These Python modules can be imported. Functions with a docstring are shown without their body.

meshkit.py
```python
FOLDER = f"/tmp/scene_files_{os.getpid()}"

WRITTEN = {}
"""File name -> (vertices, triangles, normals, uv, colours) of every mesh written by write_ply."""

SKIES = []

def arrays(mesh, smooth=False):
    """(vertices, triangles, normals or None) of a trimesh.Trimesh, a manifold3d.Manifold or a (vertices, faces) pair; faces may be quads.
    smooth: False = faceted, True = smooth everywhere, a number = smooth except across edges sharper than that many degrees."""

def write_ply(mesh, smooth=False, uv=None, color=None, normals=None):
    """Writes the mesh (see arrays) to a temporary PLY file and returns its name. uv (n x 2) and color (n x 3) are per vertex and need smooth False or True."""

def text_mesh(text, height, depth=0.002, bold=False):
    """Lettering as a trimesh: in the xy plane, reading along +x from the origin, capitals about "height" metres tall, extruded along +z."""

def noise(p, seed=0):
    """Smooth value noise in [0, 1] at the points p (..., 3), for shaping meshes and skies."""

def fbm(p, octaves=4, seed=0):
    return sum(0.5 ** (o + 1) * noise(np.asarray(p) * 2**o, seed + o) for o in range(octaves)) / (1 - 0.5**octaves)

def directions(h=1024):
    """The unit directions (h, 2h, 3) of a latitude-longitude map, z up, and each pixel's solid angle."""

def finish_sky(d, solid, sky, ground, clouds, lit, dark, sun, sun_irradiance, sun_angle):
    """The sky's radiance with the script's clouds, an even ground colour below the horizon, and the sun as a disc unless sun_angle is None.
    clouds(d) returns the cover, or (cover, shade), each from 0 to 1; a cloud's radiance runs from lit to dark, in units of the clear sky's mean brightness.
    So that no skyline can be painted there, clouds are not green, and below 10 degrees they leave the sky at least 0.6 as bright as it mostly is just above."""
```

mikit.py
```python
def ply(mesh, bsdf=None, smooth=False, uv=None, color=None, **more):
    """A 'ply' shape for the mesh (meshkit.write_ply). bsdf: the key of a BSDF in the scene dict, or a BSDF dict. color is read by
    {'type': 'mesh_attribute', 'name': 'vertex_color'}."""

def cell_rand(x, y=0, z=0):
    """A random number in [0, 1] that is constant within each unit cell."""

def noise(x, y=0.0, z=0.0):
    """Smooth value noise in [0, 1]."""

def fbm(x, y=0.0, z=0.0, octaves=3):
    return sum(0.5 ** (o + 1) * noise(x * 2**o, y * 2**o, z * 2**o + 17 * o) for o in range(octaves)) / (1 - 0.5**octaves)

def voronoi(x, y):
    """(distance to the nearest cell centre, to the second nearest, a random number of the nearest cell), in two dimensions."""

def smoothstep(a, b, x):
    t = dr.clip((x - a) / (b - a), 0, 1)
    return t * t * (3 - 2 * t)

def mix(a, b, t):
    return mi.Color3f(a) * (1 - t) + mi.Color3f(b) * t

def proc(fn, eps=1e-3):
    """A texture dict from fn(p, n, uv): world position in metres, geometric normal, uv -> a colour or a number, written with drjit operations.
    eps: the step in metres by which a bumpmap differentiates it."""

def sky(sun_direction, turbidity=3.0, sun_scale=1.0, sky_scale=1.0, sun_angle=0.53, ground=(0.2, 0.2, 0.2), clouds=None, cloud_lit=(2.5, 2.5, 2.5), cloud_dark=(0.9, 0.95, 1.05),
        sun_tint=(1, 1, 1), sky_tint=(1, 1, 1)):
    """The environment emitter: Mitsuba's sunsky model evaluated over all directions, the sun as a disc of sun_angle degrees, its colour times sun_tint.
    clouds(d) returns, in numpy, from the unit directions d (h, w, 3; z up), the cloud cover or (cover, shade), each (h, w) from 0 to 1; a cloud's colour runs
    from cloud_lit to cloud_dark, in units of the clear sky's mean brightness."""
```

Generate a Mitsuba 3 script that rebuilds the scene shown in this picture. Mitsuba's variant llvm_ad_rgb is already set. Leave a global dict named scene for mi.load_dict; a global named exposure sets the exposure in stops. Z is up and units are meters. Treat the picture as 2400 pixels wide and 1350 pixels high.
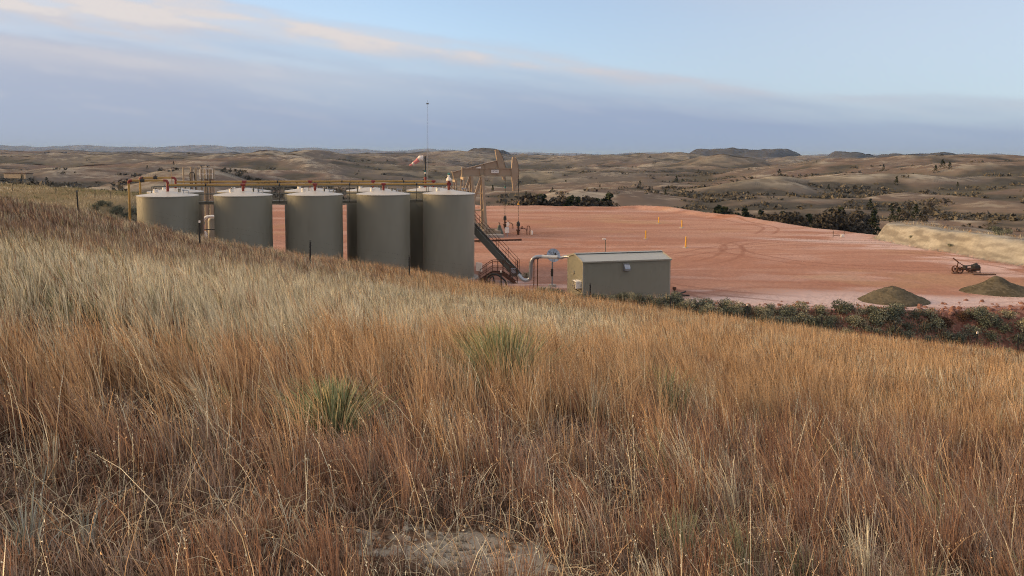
import math, random
import numpy as np, trimesh, shapely
import shapely.geometry as sg
import drjit as dr, mitsuba as mi
import mikit, meshkit
from mikit import proc, noise, fbm, voronoi, smoothstep, mix

random.seed(7); RNG = np.random.default_rng(7)
T = mi.ScalarTransform4f
scene, labels = {}, {}

# ---------------------------------------------------------------- camera, sky, exposure
EYE = 8.9                                  # eye height above the gravel pad (z = 0); +y is the view, +x to the right
FPX, PITCH, ROLL = 1750.0 / 2400.0, math.radians(4.5), math.radians(0.4)
_up = [-math.sin(ROLL), 0, math.cos(ROLL)]
scene['camera'] = {
    'type': 'perspective', 'fov_axis': 'x', 'fov': math.degrees(2 * math.atan(0.5 / FPX)),
    'to_world': T().look_at(origin=[0, 0, EYE], target=[0, 100 * math.cos(PITCH), EYE - 100 * math.sin(PITCH)], up=_up),
    # the frame is the lower part of a taller picture: the lens axis lies above the middle of the frame
    'principal_point_offset_y': (675 - 362 - 1750 * math.tan(PITCH)) / 1350.0,
    'near_clip': 0.05, 'far_clip': 60000.0,
}
exposure = 3.5

def sstep(a, b, x):
    t = np.clip((np.asarray(x, float) - a) / (b - a), 0, 1)
    return t * t * (3 - 2 * t)

def sky_clouds(d):
    az = np.degrees(np.arctan2(d[..., 0], d[..., 1])); el = np.degrees(np.arcsin(np.clip(d[..., 2], -1, 1)))
    # a long bank of dusk cloud whose lit upper edge slopes down from the upper left to the right
    s = np.stack([d[..., 0] * 3.0, d[..., 1] * 3.0, d[..., 2] * 26 + d[..., 0] * 3.2], -1)
    n1 = meshkit.fbm(s * 1.0 + 3.1, 5, seed=4); n2 = meshkit.fbm(s * np.array([2.2, 2.2, 2.6]) + 9.7, 5, seed=9); n3 = meshkit.fbm(s * np.array([5, 5, 3.2]) + 1.7, 5, seed=14)
    line = np.interp(az, [-180, -70, -34, -18, -6, 10, 25, 70, 180], [10.5, 10.0, 8.9, 8.4, 7.5, 5.6, 3.6, 2.0, 2.0])
    thick = np.interp(az, [-180, -60, -34, -20, -6, 10, 30, 180], [4.0, 4.0, 2.8, 1.0, 0.7, 0.5, 0.3, 0.3])
    e = el - line + (n2 - 0.5) * 1.9 + (n1 - 0.5) * 1.0
    right = sstep(27, -10, az)                                   # the bank thins out to the right
    edge = sstep(-1.25, 0.45, e) * sstep(2.3, 0.15, e / thick) * (0.25 + 0.75 * right) * (0.50 + 0.50 * sstep(0.34, 0.60, n3))
    below = sstep(1.0, -2.6, e) * (0.78 + 0.22 * right)
    streak = sstep(0.52, 0.70, n3) * sstep(0.3, -1.5, e) * sstep(0.5, 3, el) * (0.25 + 0.35 * right)
    low_band = np.exp(-((el - 6.0 + 0.045 * (az + 25)) / 0.9) ** 2) * sstep(2, -26, az) * 0.60
    high = sstep(0.45, 0.75, n1) * sstep(9, 16, el) * 0.5
    cover = np.clip(0.16 + 0.62 * below + 0.85 * edge + 0.45 * high + 0.25 * sstep(5, 0, el) + 0.18 * sstep(-8, -30, az), 0, 0.94)
    shade = np.clip(1.0 - 0.92 * edge - 0.40 * low_band - 0.16 * streak - 0.16 * sstep(0.5, 7, el) - 0.8 * high - 0.10 * sstep(0, -30, az), 0, 1)
    cover = np.clip(cover + 0.55 * sstep(9, 26, el) + 0.34 * sstep(-12, 22, az) * sstep(0, 5, el) * sstep(30, 12, el), 0, 0.94)
    cover = np.clip(cover + 0.15 * sstep(20, 34, el), 0, 0.94)
    shade = shade * (1 - 0.75 * sstep(9, 24, el)) * (1 - 0.9 * sstep(20, 40, el)) * (1 - 0.44 * sstep(-5, 30, az) * sstep(2, 10, el))
    return cover, shade

SUN = [-0.95, 0.06, 0.27]
scene['sky'] = mikit.sky(SUN, turbidity=3.0, sun_scale=0.40, sky_scale=1.0, sun_angle=32, ground=(0.16, 0.12, 0.09),
                         clouds=sky_clouds, cloud_lit=(1.44, 1.31, 1.26), cloud_dark=(0.545, 0.70, 1.06), sun_tint=(1.0, 0.92, 0.80), sky_tint=(0.755, 0.745, 0.815))

# ---------------------------------------------------------------- helpers
def box(c, s, rz=0.0, bev=0.0):
    m = trimesh.creation.box(extents=s)
    if bev:
        m = rbox(s, bev)
    if rz:
        m.apply_transform(trimesh.transformations.rotation_matrix(rz, [0, 0, 1]))
    m.apply_translation(c)
    return m

def rbox(s, b):
    """a box with chamfered edges"""
    x, y, z = [v / 2 for v in s]
    pts = [[sx * (x - (b if k != 0 else 0)), sy * (y - (b if k != 1 else 0)), sz * (z - (b if k != 2 else 0))]
           for sx in (-1, 1) for sy in (-1, 1) for sz in (-1, 1) for k in range(3)]
    return trimesh.convex.convex_hull(np.array(pts))

def cyl(p0, p1, r, n=16, r2=None, cap=True):
    p0, p1 = np.array(p0, float), np.array(p1, float)
    w = p1 - p0; L = np.linalg.norm(w); w = w / L
    a = np.cross(w, [0, 0, 1] if abs(w[2]) < 0.9 else [1, 0, 0]); a /= np.linalg.norm(a); b = np.cross(w, a)
    t = np.arange(n) * 2 * np.pi / n
    ring = np.cos(t)[:, None] * a + np.sin(t)[:, None] * b
    v = np.vstack([p0 + ring * r, p1 + ring * (r if r2 is None else r2), [p0], [p1]])
    i = np.arange(n); j = (i + 1) % n
    f = [np.stack([i, j, j + n], 1), np.stack([i, j + n, i + n], 1)]
    if cap:
        f += [np.stack([j, i, i * 0 + 2 * n], 1), np.stack([i + n, j + n, i * 0 + 2 * n + 1], 1)]
    return trimesh.Trimesh(v, np.vstack(f), process=False)

def lathe(profile, n=48, c=(0, 0, 0)):
    m = trimesh.creation.revolve(np.array(profile, float), sections=n)
    m.apply_translation(c)
    return m

def sweep(pts, r, n=12, round_r=0.0):
    """a round pipe along a polyline, its corners rounded by round_r"""
    pts = [np.array(p, float) for p in pts]
    if round_r and len(pts) > 2:
        out = [pts[0]]
        for a, b, c in zip(pts[:-2], pts[1:-1], pts[2:]):
            u, v = a - b, c - b
            ru = min(round_r, np.linalg.norm(u) * 0.49); rv = min(round_r, np.linalg.norm(v) * 0.49)
            p, q = b + u / np.linalg.norm(u) * ru, b + v / np.linalg.norm(v) * rv
            for t in np.linspace(0, 1, 6):
                out.append((1 - t) ** 2 * p + 2 * t * (1 - t) * b + t * t * q)
        pts = out + [pts[-1]]
    P = np.array(pts); tan = np.gradient(P, axis=0); tan /= np.linalg.norm(tan, axis=1)[:, None]
    a = np.cross(tan[0], [0, 0, 1] if abs(tan[0][2]) < 0.9 else [1, 0, 0]); a /= np.linalg.norm(a)
    vs = []
    t = np.arange(n) * 2 * np.pi / n
    rr = np.broadcast_to(r, len(P))
    for k in range(len(P)):
        a = a - tan[k] * (a @ tan[k]); a /= np.linalg.norm(a); b = np.cross(tan[k], a)
        vs.append(P[k] + (np.cos(t)[:, None] * a + np.sin(t)[:, None] * b) * rr[k])
    m = len(P); i = np.arange(n); j = (i + 1) % n
    f = []
    for k in range(m - 1):
        f += [np.stack([i + k * n, j + k * n, j + k * n + n], 1), np.stack([i + k * n, j + k * n + n, i + k * n + n], 1)]
    v = np.vstack(vs + [[P[0]], [P[-1]]])
    f += [np.stack([j, i, i * 0 + m * n], 1), np.stack([i + (m - 1) * n, j + (m - 1) * n, i * 0 + m * n + 1], 1)]
    return trimesh.Trimesh(v, np.vstack(f), process=False)

def prism(poly, depth):
    """outline in the x-z plane, extruded along y about its middle"""
    m = trimesh.creation.extrude_polygon(sg.Polygon(poly), depth, engine='earcut')
    v = m.vertices.copy()
    m.vertices = np.stack([v[:, 0], depth / 2 - v[:, 2], v[:, 1]], 1)
    return m

def beam(p0, p1, w, h, upv=(0, 0, 1)):
    """a rectangular bar from p0 to p1, w wide and h high"""
    p0, p1 = np.array(p0, float), np.array(p1, float)
    d = p1 - p0; L = np.linalg.norm(d); d /= L
    u = np.array(upv, float)
    if abs(d @ u) > 0.95 * np.linalg.norm(u):
        u = np.array([1.0, 0, 0])
    s = np.cross(d, u); s /= np.linalg.norm(s); t = np.cross(s, d)
    m = trimesh.creation.box(extents=[L, w, h])
    M = np.eye(4); M[:3, 0], M[:3, 1], M[:3, 2], M[:3, 3] = d, s, t, (p0 + p1) / 2
    m.apply_transform(M)
    return m

cat = trimesh.util.concatenate

def at(m, o=(0, 0, 0), rz=0.0):
    m = m.copy()
    if rz:
        m.apply_transform(trimesh.transformations.rotation_matrix(rz, [0, 0, 1]))
    m.apply_translation(o)
    return m

_used = {}
def number(key):
    k = _used.get(key, -1) + 1
    _used[key] = k
    return key if k == 0 else f'{key}_{k:03d}'

def tag(key, label=None, category=None, group=None, kind=None):
    d = {}
    for a, b in (('label', label), ('category', category), ('group', group), ('kind', kind)):
        if b:
            d[a] = b
    labels[key] = d
    return key

class Thing:
    """a top-level thing; its parts are placed by its frame (origin, turn about z)"""
    def __init__(self, name, label=None, category=None, group=None, kind=None, o=(0, 0, 0), rz=0.0):
        self.key = number(name); self.o, self.rz = o, rz
        tag(self.key, label, category, group, kind)
    def part(self, name, mesh, mat, smooth=35, parent=None, label=None, uv=None):
        k = number((parent or self.key) + '__' + name)
        scene[k] = mikit.ply(at(mesh, self.o, self.rz), mat, smooth=smooth, **({'uv': uv} if uv is not None else {}))
        if label:
            labels[k] = {'label': label}
        return k
    def whole(self, mesh, mat, smooth=35, uv=None):
        scene[self.key] = mikit.ply(at(mesh, self.o, self.rz), mat, smooth=smooth, **({'uv': uv} if uv is not None else {}))
        return self.key

# ---------------------------------------------------------------- materials
def col(c):
    return {'type': 'rgb', 'value': list(c)}

def mat(name, c, rough=0.6, metal=0.0, spec=0.5, worn=0.0, scale=1.0, dirt=(0.16, 0.10, 0.07), amount=0.0, streak=False):
    """paint or metal; worn = how far its tone varies, amount = how much dirt or rust lies on it in patches"""
    if worn or amount:
        c0, d0 = c, dirt
        def fn(p, n, uv):
            zz = p.z * (0.16 if streak else 1.0)
            a = mikit.fbm(p.x * 1.3 * scale, p.y * 1.3 * scale, zz * 1.3 * scale, octaves=4)
            b = mikit.fbm(p.x * 5 * scale + 7, p.y * 5 * scale, zz * 5 * scale, octaves=3)
            k = 1 + worn * ((a - 0.5) * 1.6 + (b - 0.5) * 0.8)
            base = mi.Color3f(*c0) * k
            return mix(base, mi.Color3f(*d0), smoothstep(0.55, 0.80, a * 0.6 + b * 0.4) * amount)
        c = proc(fn)
    else:
        c = col(c)
    scene[name] = {'type': 'twosided', 'bsdf': {'type': 'principled', 'base_color': c, 'roughness': rough, 'metallic': metal, 'specular': spec}}
    return name

M_TANK = mat('mat_tank', (0.222, 0.215, 0.172), 0.44, worn=0.16, scale=0.6, amount=0.20, dirt=(0.17, 0.145, 0.112), streak=True)
M_ROOF = mat('mat_tank_roof', (0.40, 0.385, 0.35), 0.40, worn=0.06, amount=0.12, dirt=(0.40, 0.34, 0.28))
M_YELLOW = mat('mat_yellow_pipe', (0.36, 0.215, 0.055), 0.45, worn=0.14, amount=0.25, dirt=(0.16, 0.08, 0.03), scale=2)
M_RED = mat('mat_red_fitting', (0.21, 0.028, 0.020), 0.45, worn=0.2, scale=3)
M_STEEL = mat('mat_grey_steel', (0.105, 0.105, 0.088), 0.55, worn=0.2, amount=0.3, dirt=(0.07, 0.05, 0.035), scale=2)
M_DARK = mat('mat_dark_steel', (0.028, 0.027, 0.025), 0.5, worn=0.2, scale=3)
M_BLACK = mat('mat_black_rubber', (0.010, 0.010, 0.010), 0.55)
M_RUST = mat('mat_rust', (0.075, 0.032, 0.018), 0.85, worn=0.35, amount=0.5, dirt=(0.035, 0.018, 0.012), scale=4)
M_TAN = mat('mat_tan_paint', (0.305, 0.236, 0.165), 0.45, worn=0.10, amount=0.22, dirt=(0.15, 0.085, 0.045), scale=1.2)
M_TANLIGHT = mat('mat_pale_tan_paint', (0.36, 0.285, 0.19), 0.5, worn=0.12, amount=0.15, dirt=(0.2, 0.12, 0.06), scale=2)
M_WHITE = mat('mat_white_paint', (0.72, 0.70, 0.66), 0.4, worn=0.08, amount=0.12, dirt=(0.35, 0.30, 0.24), scale=2)
M_TEAL = mat('mat_teal_paint', (0.02, 0.15, 0.14), 0.4, worn=0.1)
M_GALV = mat('mat_galvanised', (0.33, 0.36, 0.41), 0.36, metal=0.65, worn=0.12, scale=2)
M_WALL = mat('mat_shed_wall', (0.198, 0.197, 0.158), 0.5, worn=0.06, scale=0.7, amount=0.12, dirt=(0.17, 0.12, 0.09), streak=True)
M_SHEDROOF = mat('mat_shed_roof', (0.29, 0.31, 0.305), 0.42, worn=0.07, scale=1.0, amount=0.1, dirt=(0.25, 0.22, 0.2))
M_TRIM = mat('mat_shed_trim', (0.26, 0.25, 0.21), 0.45)
M_CONC = mat('mat_concrete', (0.30, 0.27, 0.24), 0.85, worn=0.25, scale=3)
M_BOLLARD = mat('mat_bollard_yellow', (0.62, 0.33, 0.045), 0.5, worn=0.12, amount=0.25, dirt=(0.3, 0.12, 0.04), scale=3)
M_SIGN = mat('mat_sign_cream', (0.80, 0.70, 0.61), 0.45, worn=0.04)
M_SOCKW = mat('mat_sock_white', (0.70, 0.64, 0.60), 0.9, worn=0.1, scale=4)
M_SOCKR = mat('mat_sock_red', (0.60, 0.22, 0.22), 0.9, worn=0.1, scale=4)
M_GREENBOX = mat('mat_green_grey', (0.11, 0.125, 0.10), 0.55, worn=0.2, scale=3)
M_BOARD = mat('mat_old_plank', (0.11, 0.065, 0.045), 0.9, worn=0.3, scale=4)
M_PALE = mat('mat_pale_cladding', (0.52, 0.54, 0.55), 0.4, worn=0.08, scale=2)
M_PRINT = mat('mat_sign_print', (0.16, 0.15, 0.17), 0.6)

def soil_mat(name, fn):
    scene[name] = {'type': 'twosided', 'bsdf': {'type': 'diffuse', 'reflectance': proc(fn)}}
    return name

# ---------------------------------------------------------------- the lie of the land
PAD = np.array([(-26.5, 45.0), (-15, 47.7), (-3.2, 50.4), (0.4, 46.5), (3.6, 44.4), (10.75, 43.9), (19, 42.9), (30, 43.4), (42, 46.5), (43.5, 54), (42.1, 61),
                (40.4, 70.2), (39.0, 80.8), (41.6, 85.0), (39.6, 90.0), (35.6, 97), (30.5, 109), (26, 121), (21.6, 125.5), (5, 125.2), (-4.3, 124), (-42, 124), (-36.5, 82), (-31, 60), (-28, 50)])

def pad_sd(x, y):
    """signed distance to the gravel pad's edge, negative on the pad"""
    x, y = np.asarray(x, float), np.asarray(y, float)
    best = np.full(x.shape, 1e9); inside = np.zeros(x.shape, bool)
    for (ax, ay), (bx, by) in zip(PAD, np.roll(PAD, -1, 0)):
        ex, ey = bx - ax, by - ay
        t = np.clip(((x - ax) * ex + (y - ay) * ey) / (ex * ex + ey * ey), 0, 1)
        best = np.minimum(best, np.hypot(x - ax - t * ex, y - ay - t * ey))
        cross = ((ay > y) != (by > y)) & (x < (bx - ax) * (y - ay) / (by - ay + 1e-12) + ax)
        inside ^= cross
    wob = (meshkit.noise(np.stack([x / 2.3, y / 2.3, x * 0], -1), 3) - 0.5) * 0.9
    wob = wob + (meshkit.fbm(np.stack([x / 9.0, y / 9.0, x * 0], -1), 3, 8) - 0.5) * 5.0 * sstep(86, 104, y)
    return np.where(inside, -best, best) + wob

def n2(x, y, s, seed=0, o=4):
    return meshkit.fbm(np.stack([x / s, y / s, np.zeros_like(x)], -1), o, seed)

def ridged(x, y, s, seed, o=4):
    out, amp, tot = 0, 1.0, 0
    for k in range(o):
        v = 1 - np.abs(2 * meshkit.noise(np.stack([x / s * 2 ** k, y / s * 2 ** k, np.zeros_like(x)], -1), seed + k) - 1)
        out = out + amp * v; tot += amp; amp *= 0.5
    return out / tot

def hill_z(x, y):
    k = 0.118 + 0.037 * sstep(3, -6, x)
    yy = np.clip(y, -60, 400)
    z = 7.3 - 0.115 * yy - 0.0005 * yy * np.abs(yy) - k * np.clip(x, -140, 140)
    z = z - (0.40 + 0.25 * sstep(-24, -14, x)) * sstep(4, 26, y)
    z = z + 0.55 * sstep(-16, -27, x) * sstep(14, 26, y)
    z = z + (n2(x, y, 9.0, 21, 4) - 0.5) * 0.40 * sstep(2, 9, np.hypot(x, y))
    z = z - 0.55 * np.exp(-((y - 41.6) / 1.9) ** 2) * sstep(2, 13, x)
    return z

MESAS = [(3600, 16.9, 4.4, 33), (3500, 24.3, 1.7, 27), (3300, 28.3, 2.9, 24), (2500, -1.9, 1.9, 13), (5200, 33.5, 2.5, 22), (4200, 8.5, 1.6, 9), (3000, -20, 5.0, 7), (2700, -9, 3.0, 8)]

_mr = np.random.default_rng(91)
MOUNDS = []
for _k in range(80):
    _q = math.exp(_mr.uniform(math.log(190), math.log(2600))); _a = math.radians(_mr.uniform(-40, 40))
    _w = _q * _mr.uniform(0.08, 0.24)
    MOUNDS.append((_q * math.sin(_a), _q * math.cos(_a), _w, _w * _mr.uniform(0.5, 0.9), _mr.uniform(0, 3.14), (1.6 + 0.0075 * _q) * _mr.uniform(0.4, 1.35)))

def wild_z(x, y):
    """the badlands beyond the pad"""
    r = np.hypot(x, y) + 1e-6; az = np.degrees(np.arctan2(x, y))
    wx, wy = x + 90 * (n2(x, y, 260, 5, 3) - 0.5), y + 90 * (n2(x, y, 260, 6, 3) - 0.5)
    lr = np.log(r)
    base = np.interp(lr, np.log([60, 140, 260, 600, 1500, 4000, 9000, 26000]), [-4, -8.5, -11.0, -12.5, -15, -14, -16, -30])
    rd = ridged(wx, wy, 430, 40, 5); rm = ridged(wx * 1.0, wy * 1.0, 170, 45, 4)
    amp = np.interp(lr, np.log([60, 150, 300, 1000, 4000, 26000]), [2.0, 7, 17, 30, 46, 46])
    z = base + amp * (rd - 0.45) + np.interp(lr, np.log([60, 150, 300, 900, 4000, 26000]), [0, 4, 9, 15, 18, 16]) * (rm - 0.45)
    z = z + np.interp(lr, np.log([60, 150, 900, 3000]), [1.0, 4.0, 7.0, 8.0]) * (n2(wx, wy, 95, 50, 4) - 0.5)
    z = z + 2.6 * (ridged(x, y, 34, 61, 3) - 0.5) * sstep(80, 160, r) * sstep(2500, 900, r) + 4.0 * (ridged(wx, wy, 85, 65, 3) - 0.5) * sstep(130, 260, r)
    # separate rounded knolls
    kn = np.zeros_like(z)
    for mx, my, a, b, t, h in MOUNDS:
        near = (np.abs(wx - mx) < 2.2 * a) & (np.abs(wy - my) < 2.2 * a)
        if near.any():
            dx, dy = wx[near] - mx, wy[near] - my
            u, v = (dx * math.cos(t) + dy * math.sin(t)) / a, (dy * math.cos(t) - dx * math.sin(t)) / b
            kn[near] = np.maximum(kn[near], h * np.exp(-(u * u + v * v) ** 1.15 * 1.6))
    z = z + kn - np.interp(lr, np.log([60, 190, 300, 1000, 4000]), [0, 0, 1.5, 3.0, 4])
    # ground rises to the right and has a broad shoulder in the middle distance
    z = z + 13.0 * sstep(13, 31, az) * np.exp(-((lr - math.log(500)) / 0.45) ** 2)
    z = z + 6.5 * np.exp(-((az - 12) / 9) ** 2) * np.exp(-((lr - math.log(310)) / 0.22) ** 2)
    z = z - 3.5 * np.exp(-((az - 20) / 8) ** 2) * np.exp(-((lr - math.log(150)) / 0.20) ** 2)
    z = z - 3.0 * np.exp(-((az - 4) / 6) ** 2) * np.exp(-((lr - math.log(170)) / 0.18) ** 2)
    z = z + 6.0 * np.exp(-((az + 25) / 10) ** 2) * np.exp(-((lr - math.log(240)) / 0.25) ** 2)
    for mr, ma, mw, mh in MESAS:
        a = np.radians(ma); dx, dy = x - mr * math.sin(a), y - mr * math.cos(a)
        s = (dx * math.cos(a) - dy * math.sin(a)) / (mr * math.tan(math.radians(mw))); t = (dx * math.sin(a) + dy * math.cos(a)) / 420
        q = np.sqrt(s * s + t * t) + (n2(x, y, 260, 70, 4) - 0.5) * 0.75
        z = z + mh * sstep(1.08, 0.66, q) * (0.8 + 0.4 * n2(x, y, 330, 71, 3))
    far = np.exp(-((lr - math.log(13500)) / 0.17) ** 2)
    z = z + far * (55 + 50 * sstep(5, -30, az) + 95 * (meshkit.fbm(np.stack([az / 3.3, lr * 2, az * 0], -1), 4, 80) - 0.45))
    return z

def ground_z(x, y, sd=None):
    x, y = np.asarray(x, float), np.asarray(y, float)
    if sd is None:
        sd = pad_sd(x, y)
    r = np.hypot(x, y)
    wild = wild_z(x, y)
    t = sstep(48, 110, np.where(y > 0, r, r * 0.4)) * sstep(40, 62, np.where(y > 0, y + np.abs(x) * 0.15, 62))
    z = hill_z(x, y) * (1 - t) + wild * t
    # grassy shoulder left of the pad
    lw = sstep(-35, -46, x) * sstep(50, 66, y) * sstep(150, 112, y)
    left = 3.1 - 0.055 * (x + 47) - 0.0011 * (y - 86) ** 2 + (n2(x, y, 14, 33, 4) - 0.5) * 0.9
    z = z * (1 - lw) + np.clip(left, -8, 9) * lw
    # the pad is cut into a low rise on its right: a pale bank
    bw = sstep(33, 38, x) * sstep(50, 58, y) * sstep(90, 82, y)
    bank = 1.75 + 0.5 * (n2(x, y, 7, 35, 4) - 0.5) - 0.05 * np.clip(sd - 3, 0, 60)
    z = z * (1 - bw * sstep(30, 9, sd)) + bank * bw * sstep(30, 9, sd)
    z = z + 1.3 * np.exp(-(((x - 39.6) / 3.2) ** 2 + ((y - 92.5) / 3.6) ** 2)) * sstep(0, 2, sd)
    w = 3.5 + (1.7 - 3.5) * bw + 8 * sstep(95, 120, y)
    f = sstep(0, 1, sd / w)
    pad = (n2(x, y, 6.0, 90, 4) - 0.5) * 0.16 + (n2(x, y, 0.9, 91, 2) - 0.5) * 0.03
    rim = (0.1 + 0.9 * n2(x, y, 8.0, 92, 3)) * np.exp(-((sd + 1.2) / 1.3) ** 2) * sstep(92, 106, y)
    z = (pad + rim) * (1 - f) + z * f
    z = z + 0.50 * np.exp(-((sd - 1.5) / 1.0) ** 2) * sstep(-0.5, 2.0, x) * sstep(12.5, 9.5, x) * sstep(50, 47, y)
    return z + bw * (0.25 * (ridged(x, y, 1.6, 36, 3) - 0.5) + 0.5 * (ridged(x, y, 4.5, 38, 3) - 0.5)) * sstep(0, 1.2, sd) * sstep(8, 3, sd)

def gz(x, y):
    return float(ground_z(np.array([x], float), np.array([y], float))[0])

def bank_mask(x, y, sd):
    return sstep(34, 38, x) * sstep(51, 57, y) * sstep(89, 83, y) * sstep(-0.2, 0.4, sd) * sstep(5.0, 2.2, sd + 1.4 * (n2(x, y, 3.0, 37, 3) - 0.5))

# rings round the eye point, closer together over the well pad
_az = np.concatenate([np.radians(np.linspace(-44, 44, 600)), np.radians(np.linspace(44, 316, 62)[1:-1])])
_r = [0.6]
while _r[-1] < 26000:
    q = _r[-1]
    _r.append(q + max(q * 0.024 if not 33 < q < 135 else min(0.55, q * 0.024), 0.12))
_r = np.array(_r)
R_, A_ = np.meshgrid(_r, _az, indexing='ij')
GX, GY = R_ * np.sin(A_), R_ * np.cos(A_)
GSD = pad_sd(GX, GY)
GZ = ground_z(GX, GY, GSD)
# how hollow the land is here, for where brush grows: the height against the height round about
_h = wild_z(GX, GY)
_hollow = np.zeros_like(GZ)
for dx, dy in ((1, 0), (-1, 0), (0, 1), (0, -1)):
    q = np.clip(R_ * 0.06, 14, 160)
    _hollow += wild_z(GX + dx * q, GY + dy * q) / 4
_curve = (_hollow - _h) / np.clip(R_ * 0.06, 14, 160)
_hollow = sstep(-0.02, 0.10, _curve + 0.05 * (n2(GX, GY, 30, 12, 4) - 0.5)) * sstep(70, 140, R_)
_bend = np.clip(0.5 + 5.0 * _curve, 0, 1)
GU = np.where(GSD > 20, 20 + 10 * (0.5 + (_bend - 0.5) * sstep(20, 40, GSD)) * sstep(20, 24, GSD), np.clip(GSD, -20, 20))
GV = bank_mask(GX, GY, GSD)
nr, na = GX.shape
idx = np.arange(nr * na).reshape(nr, na)
a_, b_ = idx[:-1, :], idx[1:, :]
c_, d_ = np.roll(a_, -1, 1), np.roll(b_, -1, 1)
tri = np.vstack([np.stack([a_, b_, d_], -1).reshape(-1, 3), np.stack([a_, d_, c_], -1).reshape(-1, 3)])
hub = nr * na
gv = np.vstack([np.stack([GX, GY, GZ], -1).reshape(-1, 3), [[0, 0, float(GZ[0].mean())]]])
guv = np.vstack([np.stack([GU, GV], -1).reshape(-1, 2), [[20, 0]]])
tri = np.vstack([tri, np.stack([idx[0], np.roll(idx[0], -1), idx[0] * 0 + hub], 1)[:, [0, 1, 2]]])
_e1, _e2 = gv[tri[:, 1]] - gv[tri[:, 0]], gv[tri[:, 2]] - gv[tri[:, 0]]
if np.cross(_e1, _e2)[:, 2].mean() < 0:
    tri = tri[:, ::-1]
_c = gv[tri].mean(1); _csd = guv[tri][:, :, 0].mean(1); _cv = guv[tri][:, :, 1].mean(1); _cr = np.hypot(_c[:, 0], _c[:, 1])
zone = np.where(_csd < 0, 0, np.where(_cv > 0.5, 1, np.where((_cr < 60) | (_c[:, 1] < 0) & (_cr < 200), 2, np.where(_cr < 9000, 3, 4))))

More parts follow.
